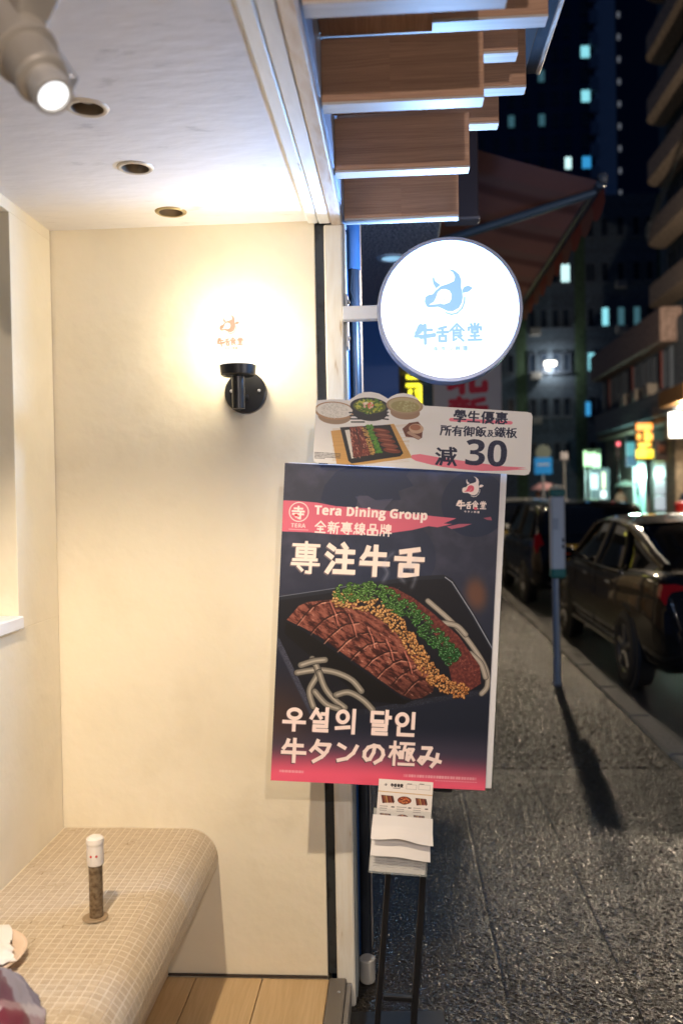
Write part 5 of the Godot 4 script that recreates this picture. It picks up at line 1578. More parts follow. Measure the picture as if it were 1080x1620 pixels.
func far_side() -> void:
	M.frame = mat(0.09, 0.12, 0.17, 0.5)
	M.pane = mat(0.022, 0.035, 0.06, 0.14)
	M.pane_cyan = glow(0.30, 0.85, 0.95, 1.0)
	M.pane_white = glow(0.62, 0.95, 0.95, 1.5)
	M.pane_blue = glow(0.04, 0.36, 0.75, 0.9)
	M.pane_dim = glow(0.10, 0.30, 0.36, 0.35)
	M.pane_red = mat(0.12, 0.03, 0.03, 0.3)
	M.pane_teal = mat(0.03, 0.075, 0.085, 0.2)
	# block that closes the street
	var concrete := func(r: float, gg: float, b: float) -> StandardMaterial3D:
		var m := worldmap(mat(r, gg, b, 0.8), 0.12)
		m.albedo_texture = M.concrete.albedo_texture
		return m
	var e := thing("end_apartment_block", "dim grey apartment block with green piers closing the street", "building", Vector3(15, 0, -72))
	block(e, "wall", Vector3(-14, 0, -76), Vector3(34, 24.5, -70), concrete.call(0.13, 0.19, 0.27), 0.0)
	for x in [9.75, 14.3, 20.6]: block(e, "pier", Vector3(x - 0.42, 0, -70.25), Vector3(x + 0.42, 24.4, -69.98), concrete.call(0.09, 0.17, 0.10), 0.02)
	for k in 7: block(e, "floor_band", Vector3(-13, 2.75 + k * 3.45, -70.16), Vector3(33, 3.15 + k * 3.45, -69.99), concrete.call(0.12, 0.17, 0.24), 0.01)
	var lit := {"13.2,4": M.pane_white, "14.65,4": M.pane_cyan, "17.4,3": M.pane_dim, "16.2,3": M.pane_cyan, "18.6,3": M.pane_dim, "13.1,2": M.pane_dim, "15.1,2": M.pane_cyan, "14.9,1": M.pane_blue}
	for k in 6:
		for x in [5.5, 6.6, 8.0, 8.9, 10.6, 11.5, 12.4, 13.2, 15.1, 16.2, 17.4, 18.6, 19.6, 21.8, 23.0, 24.4]:
			var key := "%s,%d" % [str(x), k]
			var w := 0.62
			if k == 4 and (x == 13.2 or x == 15.1): w = 0.75
			window_at(e, Vector3(x, 4.75 + k * 3.45, -69.93), w, 1.5, lit.get(key, M.pane))
	window_at(e, Vector3(14.75, 8.0, -69.70), 0.5, 1.2, M.pane_blue)
	for x in [10.4, 17.0]: for k in 4: block(e, "air_conditioner", Vector3(x, 6.9 + k * 3.45, -69.98), Vector3(x + 0.8, 7.45 + k * 3.45, -69.5), mat(0.30, 0.30, 0.30, 0.6), 0.03)
	var fl := thing("facade_floodlight", "small bright white floodlight on the street-end block", "floodlight", Vector3(11.93, 11.55, -69.9))
	part(fl, "case", box(Vector3(1.0, 0.42, 0.3), 0.05), M.aluminium, Vector3(0, 0.06, 0))
	part(fl, "lens", box(Vector3(0.85, 0.34, 0.05), 0.02), glow(1.0, 0.97, 0.85, 5.0), Vector3(0, 0.03, 0.17))
	lamp(fl, OmniLight3D.new(), lin(1.0, 0.95, 0.85), 6.0, 0.2, Vector3(0, -0.2, 0.7))
	# right side: low building with a pink fascia, shops below
	var p := thing("podium_building", "low building with a pinkish fascia band over lit shops", "building", Vector3(15, 0, -49))
	var side := concrete.call(0.26, 0.30, 0.34)
	block(p, "upper_floor", Vector3(12.9, 5.4, -56.5), Vector3(24, 9.5, -40.5), side, 0.0)
	block(p, "fascia_band", Vector3(12.15, 8.45, -56.7), Vector3(13.2, 10.05, -41.8), concrete.call(0.56, 0.40, 0.35), 0.06)
	block(p, "parapet", Vector3(12.35, 5.1, -56.6), Vector3(12.9, 6.25, -40.6), concrete.call(0.30, 0.33, 0.36), 0.04)
	block(p, "ground_wall", Vector3(13.1, 0.0, -57), Vector3(24, 5.4, -34.0), concrete.call(0.30, 0.25, 0.20), 0.0)
	block(p, "slab_edge", Vector3(12.5, 4.75, -56.6), Vector3(13.15, 5.08, -36.5), concrete.call(0.36, 0.28, 0.20), 0.03)
	for i in 8:
		var z := -55.2 + i * 1.75
		window_at(p, Vector3(12.83, 7.35, z), 1.15, 1.9, M.pane_red if i == 3 else M.pane, true)
		if i % 3 == 1: block(p, "shutter", Vector3(12.70, 6.5, z - 0.95), Vector3(12.79, 8.3, z - 0.62), mat(0.25, 0.07, 0.06, 0.6), 0.01)
	for i in 3: block(p, "air_conditioner", Vector3(12.3, 6.27, -50.0 + i * 2.3), Vector3(12.85, 6.85, -49.1 + i * 2.3), mat(0.36, 0.32, 0.28, 0.6), 0.03)
	# shop doors
	block(p, "shop_door", Vector3(13.0, 0.02, -49.6), Vector3(13.08, 2.95, -47.4), glow(0.10, 0.62, 0.44, 1.1), 0.0)
	for z in [-49.7, -48.5, -47.35]: block(p, "door_frame", Vector3(12.92, 0.02, z - 0.06), Vector3(13.09, 3.05, z + 0.06), mat(0.5, 0.5, 0.5, 0.4), 0.01)
	block(p, "door_head", Vector3(12.92, 2.97, -49.76), Vector3(13.09, 3.2, -47.3), mat(0.12, 0.16, 0.14, 0.5), 0.01)
	block(p, "door_screen", Vector3(12.90, 1.3, -49.2), Vector3(12.98, 2.7, -48.7), mat(0.02, 0.05, 0.05, 0.4), 0.01)
	lamp(p, OmniLight3D.new(), lin(0.55, 1.0, 0.85), 14.0, 0.3, Vector3(12.5, 2.4, -48.5) - p.position)
	for i in 3:
		block(p, "poster_panel", Vector3(12.96, 0.6 + i * 0.78, -45.8), Vector3(13.06, 1.3 + i * 0.78, -44.0), glow(0.62, 0.66, 0.72, 0.75 if i < 2 else 0.55), 0.01)
	block(p, "panel_head", Vector3(12.94, 2.95, -45.8), Vector3(13.06, 3.6, -44.0), glow(0.50, 0.55, 0.05, 0.6), 0.01)
	block(p, "panel_jamb", Vector3(12.92, 0.0, -43.9), Vector3(13.08, 3.7, -43.4), mat(0.30, 0.20, 0.03, 0.5), 0.01)
	block(p, "corner_column", Vector3(12.6, 0.0, -42.8), Vector3(13.4, 5.0, -41.2), concrete.call(0.34, 0.26, 0.17), 0.04)
	# bracket signs
	var ys := thing("yellow_shop_sign", "tall yellow lit shop sign over the far pavement", "shop sign", Vector3(11.99, 3.05, -44.0))
	part(ys, "case", box(Vector3(0.86, 1.9, 0.12), 0.02), mat(0.10, 0.05, 0.01, 0.5), Vector3(0, 0.92, -0.08))
	for q in [[0.0, 1.63, 0.78, 0.34, 0.32], [-0.26, 1.16, 0.2, 0.3, 0.4], [0.12, 1.18, 0.26, 0.5, 0.55], [0.33, 1.14, 0.12, 0.34, 0.42], [0.0, 0.76, 0.62, 0.2, 0.5], [0.0, 0.32, 0.82, 0.42, 0.72], [-0.1, 0.56, 0.3, 0.16, 0.6]]:
		part(ys, "lit_stroke", box(Vector3(q[2], q[3], 0.06), 0.02), glow(1.0, q[4], 0.02, 2.3), Vector3(q[0], q[1], 0.01))
	part(ys, "bracket", box(Vector3(0.7, 0.06, 0.06), 0.01), M.black_metal, Vector3(0.75, 1.5, -0.05))
	var ts := thing("teal_shop_sign", "teal lit shop sign behind the yellow one", "shop sign", Vector3(11.88, 2.8, -46.0))
	part(ts, "case", box(Vector3(0.60, 1.65, 0.12), 0.02), mat(0.05, 0.12, 0.16, 0.5), Vector3(0, 0.82, -0.08))
	part(ts, "lit_face", box(Vector3(0.54, 0.7, 0.04), 0.01), glow(0.10, 0.55, 0.60, 0.8), Vector3(0, 0.9, 0.0))
	part(ts, "lit_face", box(Vector3(0.54, 0.5, 0.04), 0.01), glow(0.04, 0.26, 0.42, 0.7), Vector3(0, 0.27, 0.0))
	part(ts, "bracket", box(Vector3(0.9, 0.06, 0.06), 0.01), M.black_metal, Vector3(0.75, 1.2, -0.05))
	var gs := thing("green_shop_sign", "pale green lit sign at the far corner", "shop sign", Vector3(10.75, 2.85, -50.0))
	part(gs, "case", box(Vector3(0.98, 1.1, 0.14), 0.02), mat(0.06, 0.10, 0.05, 0.5), Vector3(0, 0.53, -0.09))
	for i in 4: part(gs, "lit_stroke", box(Vector3(0.17, 0.86 - 0.1 * (i % 2), 0.05), 0.02), glow(0.50, 0.95, 0.42, 1.7), Vector3(-0.36 + i * 0.24, 0.56 - 0.04 * i, 0.0))
	for x in [-0.36, -0.1]: part(gs, "post", tube([Vector3(x, -2.84, -0.09), Vector3(x, 0.05, -0.09)], 0.05, 8), M.aluminium)
	var kio := thing("corner_kiosk", "small brightly lit kiosk under the green sign", "kiosk", Vector3(11.5, 0.0, -52.0))
	part(kio, "booth", box(Vector3(1.1, 2.9, 1.0), 0.03), mat(0.16, 0.18, 0.22, 0.6), Vector3(0, 1.455, 0))
	part(kio, "lit_panel", box(Vector3(0.42, 0.9, 0.04), 0.01), glow(0.55, 0.65, 0.85, 0.9), Vector3(-0.32, 2.15, 0.52))
	part(kio, "lit_panel", box(Vector3(0.16, 0.95, 0.04), 0.01), glow(0.90, 0.85, 0.25, 1.2), Vector3(0.22, 2.2, 0.52))
	part(kio, "lit_panel", box(Vector3(0.3, 0.4, 0.04), 0.01), glow(0.85, 0.95, 1.0, 1.3), Vector3(0.2, 1.4, 0.52))
	part(kio, "counter", box(Vector3(1.2, 0.08, 0.4), 0.02), mat(0.3, 0.32, 0.12, 0.5), Vector3(0, 1.0, 0.6))
	# nearer shop at the right edge
	var c := thing("corner_shop_canopy", "wooden shop canopy with white lamps and a glowing white sign", "shop canopy", Vector3(12.5, 3.7, -40.0))
	part(c, "canopy", box(Vector3(1.5, 0.75, 3.6), 0.03), mat(0.34, 0.17, 0.06, 0.6), Vector3(0.15, 1.98, 0.5))
	part(c, "sign_face", box(Vector3(0.9, 1.1, 0.12), 0.02), glow(1.0, 0.93, 0.76, 1.5), Vector3(-0.18, 0.72, 0.3))
	part(c, "bracket", box(Vector3(0.5, 0.08, 0.08), 0.01), M.black_metal, Vector3(0.38, 0.7, 0.25))
	for i in 3:
		part(c, "spot_shade", spin([[0.05, 0.16], [0.14, 0.05], [0.17, 0.0]], 14), M.white_metal, Vector3(-0.35 + i * 0.42, 1.42, 1.2))
		part(c, "spot_bulb", spin([[0.0, 0.0], [0.12, 0.02], [0.13, 0.06]], 12), glow(1.0, 0.97, 0.85, 4.0), Vector3(-0.35 + i * 0.42, 1.40, 1.2))
		part(c, "spot_arm", tube([Vector3(-0.35 + i * 0.42, 1.58, 1.2), Vector3(-0.35 + i * 0.42, 1.62, 1.0)], 0.02, 6), M.black_metal)
	lamp(c, OmniLight3D.new(), lin(1.0, 0.92, 0.76), 22.0, 0.2, Vector3(-0.3, 1.1, 1.6))
	var bs := thing("brown_shop_sign", "square brown shop sign with an orange mark", "shop sign", Vector3(12.2, 2.9, -42.0))
	part(bs, "board", box(Vector3(0.6, 1.0, 0.10), 0.02), mat(0.05, 0.025, 0.02, 0.5), Vector3(0, 0.52, 0))
	part(bs, "emblem", box(Vector3(0.28, 0.3, 0.03), 0.05), mat(0.40, 0.12, 0.05, 0.5), Vector3(0, 0.6, 0.062))
	part(bs, "bracket", box(Vector3(0.3, 0.05, 0.05), 0.01), M.black_metal, Vector3(0.42, 0.8, 0))
	var lt := thing("traffic_light", "traffic signal showing red at the far corner", "traffic light", Vector3(10.95, 0.0, -45.0))
	part(lt, "post", tube([Vector3(0, 0, 0), Vector3(0, 3.4, 0)], 0.06, 8), M.black_metal)
	part(lt, "head", box(Vector3(0.3, 0.95, 0.25), 0.04), M.black, Vector3(0, 3.62, 0.03))
	part(lt, "red_lens", spin([[0.0, 0.04], [0.10, 0.0]], 16), glow(1.0, 0.05, 0.12, 2.2), Vector3(0, 3.92, 0.16), Vector3(PI / 2, 0, 0))
	for y in [3.62, 3.32]: part(lt, "dark_lens", spin([[0.0, 0.04], [0.10, 0.0]], 16), M.dark, Vector3(0, y, 0.16), Vector3(PI / 2, 0, 0))

func behind() -> void:
	# added shopfront out of view across the road, to light the poster and the beams
	var o := thing("added_fill_shop", "unseen lit shopfront added across the road as fill light", "shop", Vector3(11.0, 0, 7.0))
	block(o, "wall", Vector3(10.6, 0, 2.0), Vector3(16.0, 9.0, 13.0), mat(0.25, 0.22, 0.2, 0.8), 0.0)
	for i in 3:
		var z := 3.6 + i * 2.6
		var w := block(o, "fill_window", Vector3(10.50, 0.5, z - 1.15), Vector3(10.58, 3.0, z + 1.15), glow(1.0, 0.90, 0.80, 4.0), 0.01)
		part(w, "window_frame", box(Vector3(0.10, 0.08, 2.4), 0.01), M.black_metal, Vector3(-0.02, 1.29, 0))
		part(w, "window_frame", box(Vector3(0.10, 2.6, 0.08), 0.01), M.black_metal, Vector3(-0.02, 0, 1.19))
		var l := AreaLight3D.new()
		l.area_size = Vector2(2.3, 2.5)
		lamp(w, l, lin(1.0, 0.88, 0.78), 8.5, 0.5, Vector3(-0.08, 0, 0))
		l.rotation = Vector3(0, PI / 2, 0)
	block(o, "canopy", Vector3(9.6, 3.2, 2.0), Vector3(10.6, 3.35, 13.0), mat(0.2, 0.2, 0.2, 0.6), 0.01)

func towers() -> void:
	var t := thing("dark_tower_block", "tall dark tower with a few cyan lit windows and a pale edge pier", "building", Vector3(25, 0, -155))
	var wall := mat(0.035, 0.065, 0.15, 0.8)
	block(t, "wall", Vector3(4, 0, -170), Vector3(33.5, 130, -150), wall, 0.0)
	block(t, "edge_pier", Vector3(33.5, 0, -168), Vector3(36.8, 130, -149.4), mat(0.55, 0.58, 0.70, 0.8), 0.0)
	for k in 30: block(t, "bay", Vector3(32.6, 24.0 + k * 3.63, -150), Vector3(33.9, 26.3 + k * 3.63, -149.0), mat(0.30, 0.34, 0.44, 0.8), 0.1)
	var lit := {"32.0,74": M.pane_cyan, "32.0,67": M.pane_cyan, "29.0,56": M.pane_white, "32.0,56": M.pane_blue, "24.8,71": M.pane_dim, "19.8,63": M.pane_dim, "24.8,63": M.pane_dim}
	for k in 16:
		var y := 38.0 + k * 3.63
		for x in [7.0, 9.6, 12.2, 14.8, 17.2, 19.8, 22.2, 24.8, 27.0, 29.0, 32.0]:
			var m: Material = M.pane
			for key: String in lit:
				var f := key.split_floats(",")
				if absf(f[0] - x) < 0.1 and absf(f[1] - y) < 1.81: m = lit[key]
			window_at(t, Vector3(x, y, -149.9), 1.5 if x > 30.0 else 1.1, 2.1, m)
	var u := thing("slim_tower_block", "slim near-black tower beside the pale pier with tiny lights", "building", Vector3(39, 0, -160))
	block(u, "wall", Vector3(36.9, 0, -175), Vector3(46, 130, -152), mat(0.028, 0.045, 0.11, 0.8), 0.0)
	for k in 14: block(u, "stair_light", Vector3(37.75, 40.0 + k * 3.7, -152.0), Vector3(38.15, 40.9 + k * 3.7, -151.8), glow(0.30, 0.32, 0.36, 0.35), 0.02)
	# curved balconies on the right
	var b := thing("balcony_building", "apartment building on the right with cream balcony bands", "building", Vector3(18, 0, -36))
	block(b, "wall", Vector3(14.3, 5.5, -49.0), Vector3(30, 46, -6), mat(0.08, 0.13, 0.17, 0.7), 0.0)
	var cream := worldmap(mat(0.58, 0.46, 0.37, 0.75), 0.15)
	cream.albedo_texture = M.concrete.albedo_texture
	for k in 10:
		var y := 11.55 + k * 3.17
		# balcony front as a bent slab with a rounded far corner
		var out := PackedVector2Array()
		for i in 9:
			var a := PI / 2 * i / 8.0
			out.append(Vector2(14.2 - 1.2 * sin(a), -47.6 - 1.2 * cos(a) + 1.2))
		out.append(Vector2(13.0, -14.0))
		out.append(Vector2(14.3, -14.0))
		var mesh := prism(out, 0.95)
		var o := part(b, "balcony_band", mesh, cream)
		# outline is laid in x and z
		o.basis = Basis(Vector3(1, 0, 0), Vector3(0, 0, 1), Vector3(0, -1, 0))
		o.position = Vector3(0, y, 0) - b.position
		for i in 5:
			window_at(b, Vector3(14.24, y + 1.55, -46.6 + i * 2.6), 1.5, 1.7, M.pane_white if k == 2 and i == 3 else (M.pane_teal if (i + k) % 3 == 0 else M.pane), true)
	for k in 3: part(b, "street_cable", tube([Vector3(13.0, 15.0 - k * 0.25, -47), Vector3(10, 14.4 - k * 0.2, -30), Vector3(13.0, 14.6 - k * 0.22, -14)].map(func(q): return q - b.position), 0.03, 6), M.black)

# ---------------------------------------------------------------- cars: lofted body, glasshouse, pillars, lamps, wheels
func car(label: String, at: Vector3, paint: Material, spec: Dictionary) -> Node3D:
	var c := thing("parked_car", label, "car", at, "cars parked along the kerb")
	var L: float = spec.length
	var W: float = spec.width * 0.5
	var glass := mat(0.006, 0.007, 0.009, 0.04)
	glass.metallic_specular = 0.6
	# stations: [z / L, deck height, half width, underside]; +z is the tail
	var rows := []
	for s in spec.stations:
		var z: float = s[0] * L
		var top: float = s[1]
		var w: float = s[2] * W
		var low: float = s[3]
		var r := []
		var sec := [[0.0, 0.0, 1], [0.86, 0.0, 1], [0.965, 0.10, 0], [0.992, 0.30, 0], [1.0, 0.52, 0], [0.985, 0.68, 0], [0.972, 0.74, 0], [0.985, 0.78, 0], [0.972, 0.90, 0], [0.93, 0.965, 0], [0.80, 0.995, 0], [0.4, 1.012, 0], [0.0, 1.016, 0]]
		for q in sec: r.append(Vector3(-q[0] * w, low + (top - low) * q[1], z))
		var back := r.duplicate()
		back.reverse()
		for q: Vector3 in back.slice(1): r.append(Vector3(-q.x, q.y, q.z))
		rows.append(r)
	part(c, "body", skin(rows), paint)
	# end faces
	for e in [0, rows.size() - 1]:
		var st := new_st()
		var mid := Vector3(0, (rows[e][1].y + rows[e][9].y) * 0.5, rows[e][0].z)
		for i in rows[e].size() - 1: tri(st, mid, rows[e][i], rows[e][i + 1], Vector3(0, 0, 1 if e == 0 else -1))
		part(c, "tail_panel" if e == 0 else "nose_panel", st.commit(), paint)
	# glasshouse
	rows = []
	for g in spec.house:
		var z: float = g[0] * L
		var base: float = g[1]
		var roof: float = g[2]
		var wb: float = g[3] * W
		var wr: float = g[4] * W
		var r := []
		for q in [[0.0, 0.0], [0.55, 0.42], [1.0, 0.88]]: r.append(Vector3(-lerpf(wb, wr, q[0] * 0.95), base + (roof - base) * q[1], z))
		r.append(Vector3(-wr * 0.86, base + (roof - base) * 0.97, z)); r.append(Vector3(-wr * 0.45, roof, z)); r.append(Vector3(0, roof + 0.008, z))
		var back := r.duplicate()
		back.reverse()
		for q: Vector3 in back.slice(1): r.append(Vector3(-q.x, q.y, q.z))
		rows.append(r)
	part(c, "windows", skin(rows), glass)
	# roof panel and pillars in body colour, a few millimetres proud
	var h: Array = spec.house
	var roof_rows := []
	for i in range(spec.roof[0], spec.roof[1] + 1):
		var r := []
		for j in range(2, 9): r.append(rows[i][j] + Vector3(0, 0.010, 0) + Vector3(signf(rows[i][j].x) * 0.006, 0, 0))
		roof_rows.append(r)
	part(c, "roof", skin(roof_rows), paint)
	for sx in [0, 10]:
		for pil in spec.pillars:
			var pts := []
			var sgn := -1.0 if sx == 0 else 1.0
			for q in pil[0]:
				var row: Array = rows[q[0]]
				var nxt: Array = rows[mini(q[0] + 1, rows.size() - 1)]
				var j: int = q[1] if sx == 0 else 10 - q[1]
				var p: Vector3 = row[j].lerp(nxt[j], q[2])
				pts.append(p + Vector3(sgn * 0.004, 0.004, 0))
			part(c, "pillar", tube(pts, pil[1], 6), paint if pil[2] else M.black)
	# wheels with arches
	for z in spec.axles:
		for sgn in [-1.0, 1.0]:
			part(c, "wheel_arch", spin([[0.0, 0.012], [0.375, 0.012], [0.385, 0.004], [0.39, -0.02]], 32), M.dark, Vector3(sgn * (W * 0.985 - 0.006), 0.335, z * L), Vector3(0, 0, -sgn * PI / 2))
			var wh := part(c, "wheel", spin([[0.20, -0.10], [0.27, -0.105], [0.315, -0.09], [0.325, -0.05], [0.325, 0.05], [0.315, 0.09], [0.27, 0.105], [0.21, 0.095], [0.20, 0.06]], 36), mat(0.013, 0.013, 0.014, 0.7), Vector3(sgn * (W - 0.085), 0.325, z * L), Vector3(0, 0, -sgn * PI / 2))
			part(wh, "rim", spin([[0.0, 0.085], [0.05, 0.085], [0.06, 0.07], [0.19, 0.075], [0.205, 0.095], [0.212, 0.09], [0.205, 0.05]], 36), mat(0.16, 0.16, 0.17, 0.3, 0.8))
			for k in 5:
				var sp := part(wh, "spoke", box(Vector3(0.15, 0.02, 0.045), 0.006), mat(0.30, 0.30, 0.32, 0.28, 0.9), Vector3(cos(TAU * k / 5) * 0.12, 0.088, sin(TAU * k / 5) * 0.12))
				sp.rotation.y = -TAU * k / 5
	# lamps, plate, mirrors, handles, sill strips, door gaps
	var tail := mat(0.13, 0.004, 0.006, 0.10)
	tail.emission_enabled = true
	tail.emission = lin(0.22, 0.004, 0.01)
	tail.emission_energy_multiplier = spec.tail_glow
	for sgn in [-1.0, 1.0]:
		var pts := []
		for q: Vector2 in spec.tail_shape: pts.append(q)
		var out := PackedVector2Array()
		for q: Vector2 in pts: out.append(Vector2(sgn * q.x * W, q.y))
		var tl := part(c, "tail_lamp", prism(out, 0.09), tail, Vector3(0, 0, spec.tail_z * L))
		part(tl, "lamp_strip", box(Vector3(W * 0.34, 0.016, 0.1), 0.004), mat(0.5, 0.5, 0.55, 0.2), Vector3(sgn * W * 0.68, spec.tail_shape[0].y - 0.004, 0.002))
		var mir := part(c, "mirror", skin(blob(Vector3(0.10, 0.065, 0.085))), paint, Vector3(sgn * (W + 0.10), spec.belt + 0.07, spec.mirror * L))
		part(mir, "indicator", box(Vector3(0.09, 0.012, 0.02), 0.004), mat(0.5, 0.06, 0.02, 0.2), Vector3(-sgn * -0.01, -0.02, 0.078))
		part(c, "mirror_arm", tube([Vector3(sgn * W * 0.92, spec.belt + 0.02, spec.mirror * L), Vector3(sgn * (W + 0.06), spec.belt + 0.05, spec.mirror * L)], 0.02, 8), M.black)
		for z in spec.handles: part(c, "door_handle", box(Vector3(0.03, 0.026, 0.19), 0.01), spec.chrome, Vector3(sgn * (W * 0.985 + 0.008), spec.belt - 0.12, z * L))
		part(c, "window_trim", tube([Vector3(sgn * W * 0.965, spec.belt + 0.004, spec.trim[0] * L), Vector3(sgn * W * 0.975, spec.belt - 0.002, 0.0), Vector3(sgn * W * 0.965, spec.belt + 0.002, spec.trim[1] * L)], 0.011, 6), spec.chrome)
		part(c, "sill_strip", box(Vector3(0.02, 0.04, L * 0.50), 0.006), spec.chrome, Vector3(sgn * (W * 0.978), 0.30, 0.0))
		for z in spec.gaps: part(c, "door_gap", box(Vector3(0.008, spec.belt - 0.38, 0.008), 0.0), M.black, Vector3(sgn * (W * 0.992), (spec.belt + 0.34) * 0.5, z * L))
	var pl := part(c, "number_plate", box(Vector3(0.46, 0.12, 0.02), 0.006), mat(0.62, 0.42, 0.02, 0.35), Vector3(spec.plate.x, spec.plate.y, spec.plate_z * L))
	part(pl, "plate_frame", box(Vector3(0.49, 0.15, 0.012), 0.006), M.black, Vector3(0, 0, -0.012))
	part(c, "rear_bumper_trim", box(Vector3(W * 1.5, 0.07, 0.04), 0.015), M.black, Vector3(0, 0.36, 0.497 * L))
	part(c, "antenna_fin", skin(blob(Vector3(0.018, 0.045, 0.07))), paint, Vector3(0, spec.house[spec.roof[0]][2] + 0.03, spec.house[spec.roof[0]][0] * L - 0.12))
	return c

func blob(r: Vector3) -> Array:
	var rows := []
	for i in 11:
		var a := []
		for j in 17:
			var th := PI * i / 10.0
			var ph := TAU * j / 16.0
			a.append(Vector3(sin(th) * cos(ph) * r.x, cos(th) * r.y, sin(th) * sin(ph) * r.z))
		rows.append(a)
	return rows

func car_paint(r: float, g: float, b: float) -> StandardMaterial3D:
	var m := mat(r, g, b, 0.35)
	m.metallic_specular = 0.15
	m.clearcoat_enabled = true
	m.clearcoat = 0.9
	m.clearcoat_roughness = 0.03
	return m

func vehicles() -> void:
	var chrome := mat(0.5, 0.5, 0.5, 0.12, 1.0)
	var sedan := {
		"length": 4.62, "width": 1.80, "belt": 0.955,
		"stations": [[0.5, 0.66, 0.80, 0.34], [0.492, 0.86, 0.88, 0.30], [0.478, 0.985, 0.93, 0.27], [0.45, 1.035, 0.965, 0.24], [0.38, 1.045, 0.99, 0.22], [0.25, 1.01, 1.0, 0.21], [0.1, 0.975, 1.0, 0.21], [-0.08, 0.955, 1.0, 0.21], [-0.2, 0.95, 1.0, 0.21], [-0.27, 0.945, 0.995, 0.21], [-0.36, 0.875, 0.985, 0.21], [-0.44, 0.78, 0.95, 0.22], [-0.485, 0.68, 0.88, 0.24], [-0.5, 0.55, 0.78, 0.27]],
		"house": [[0.40, 1.03, 1.04, 0.80, 0.74], [0.34, 1.02, 1.14, 0.87, 0.76], [0.26, 1.00, 1.29, 0.91, 0.76], [0.19, 0.985, 1.375, 0.93, 0.75], [0.08, 0.965, 1.425, 0.945, 0.755], [-0.04, 0.95, 1.43, 0.95, 0.755], [-0.11, 0.945, 1.395, 0.95, 0.755], [-0.19, 0.94, 1.20, 0.94, 0.80], [-0.27, 0.93, 0.955, 0.92, 0.86]],
		"roof": [3, 6],
		"pillars": [[[[8, 1, 0], [7, 2, 0], [6, 2, 0]], 0.030, true], [[[4, 0, 0.4], [4, 2, 0.3]], 0.028, false], [[[0, 2, 0], [1, 2, 0], [2, 2, 0], [3, 2, 0]], 0.045, true], [[[2, 0, 0.2], [2, 1, 0.6], [3, 2, 0.1]], 0.040, true], [[[3, 2, 0], [4, 2, 0], [5, 2, 0], [6, 2, 0]], 0.020, true]],
		"axles": [0.30, -0.30], "tail_glow": 0.12, "tail_z": 0.476,
		"tail_shape": [Vector2(0.50, 0.80), Vector2(0.90, 0.80), Vector2(0.935, 0.86), Vector2(0.915, 0.95), Vector2(0.80, 0.955), Vector2(0.60, 0.90)],
		"mirror": -0.15, "handles": [0.17, -0.04], "trim": [0.24, -0.2], "gaps": [0.22, 0.03, -0.19], "chrome": chrome, "plate": Vector2(0, 0.62), "plate_z": 0.503}
	var nearest := car("near-black saloon parked nearest, only its flank and left tail lamp in view", Vector3(2.82, -0.12, -9.12), car_paint(0.006, 0.0055, 0.0055), sedan)
	var hatch := sedan.duplicate()
	hatch.merge({
		"length": 4.35, "width": 1.80, "belt": 1.0,
		"stations": [[0.5, 0.66, 0.84, 0.36], [0.494, 0.92, 0.90, 0.32], [0.48, 1.02, 0.95, 0.28], [0.45, 1.045, 0.975, 0.25], [0.35, 1.035, 1.0, 0.23], [0.2, 1.01, 1.0, 0.22], [0.0, 1.0, 1.0, 0.22], [-0.15, 0.99, 1.0, 0.22], [-0.26, 0.985, 0.995, 0.22], [-0.35, 0.92, 0.985, 0.22], [-0.44, 0.82, 0.95, 0.23], [-0.485, 0.70, 0.88, 0.25], [-0.5, 0.56, 0.78, 0.28]],
		"house": [[0.475, 1.03, 1.05, 0.88, 0.84], [0.455, 1.03, 1.22, 0.90, 0.82], [0.42, 1.02, 1.42, 0.92, 0.79], [0.38, 1.02, 1.50, 0.93, 0.78], [0.2, 1.0, 1.545, 0.945, 0.78], [0.0, 0.99, 1.555, 0.95, 0.78], [-0.09, 0.985, 1.53, 0.95, 0.78], [-0.18, 0.98, 1.30, 0.94, 0.82], [-0.27, 0.97, 1.0, 0.92, 0.87]],
		"roof": [3, 6], "tail_z": 0.482, "tail_glow": 0.10,
		"tail_shape": [Vector2(0.70, 0.80), Vector2(0.915, 0.80), Vector2(0.945, 0.90), Vector2(0.925, 1.05), Vector2(0.86, 1.09), Vector2(0.80, 0.94)],
		"plate": Vector2(-0.30, 0.86), "plate_z": 0.498, "mirror": -0.17}, true)
	car("dark blue-black hatchback with a yellow number plate parked behind the parking meter", Vector3(2.80, -0.12, -15.1), car_paint(0.005, 0.006, 0.010), hatch)
	car("pale silver car parked farthest along the kerb, mostly hidden by the poster", Vector3(2.75, -0.12, -20.9), car_paint(0.42, 0.43, 0.44), hatch)
	part(nearest, "wiper", tube([Vector3(-0.2, 1.06, 1.80), Vector3(-0.19, 1.33, 1.28)], 0.010, 6), mat(0.12, 0.2, 0.3, 0.3, 0.5))

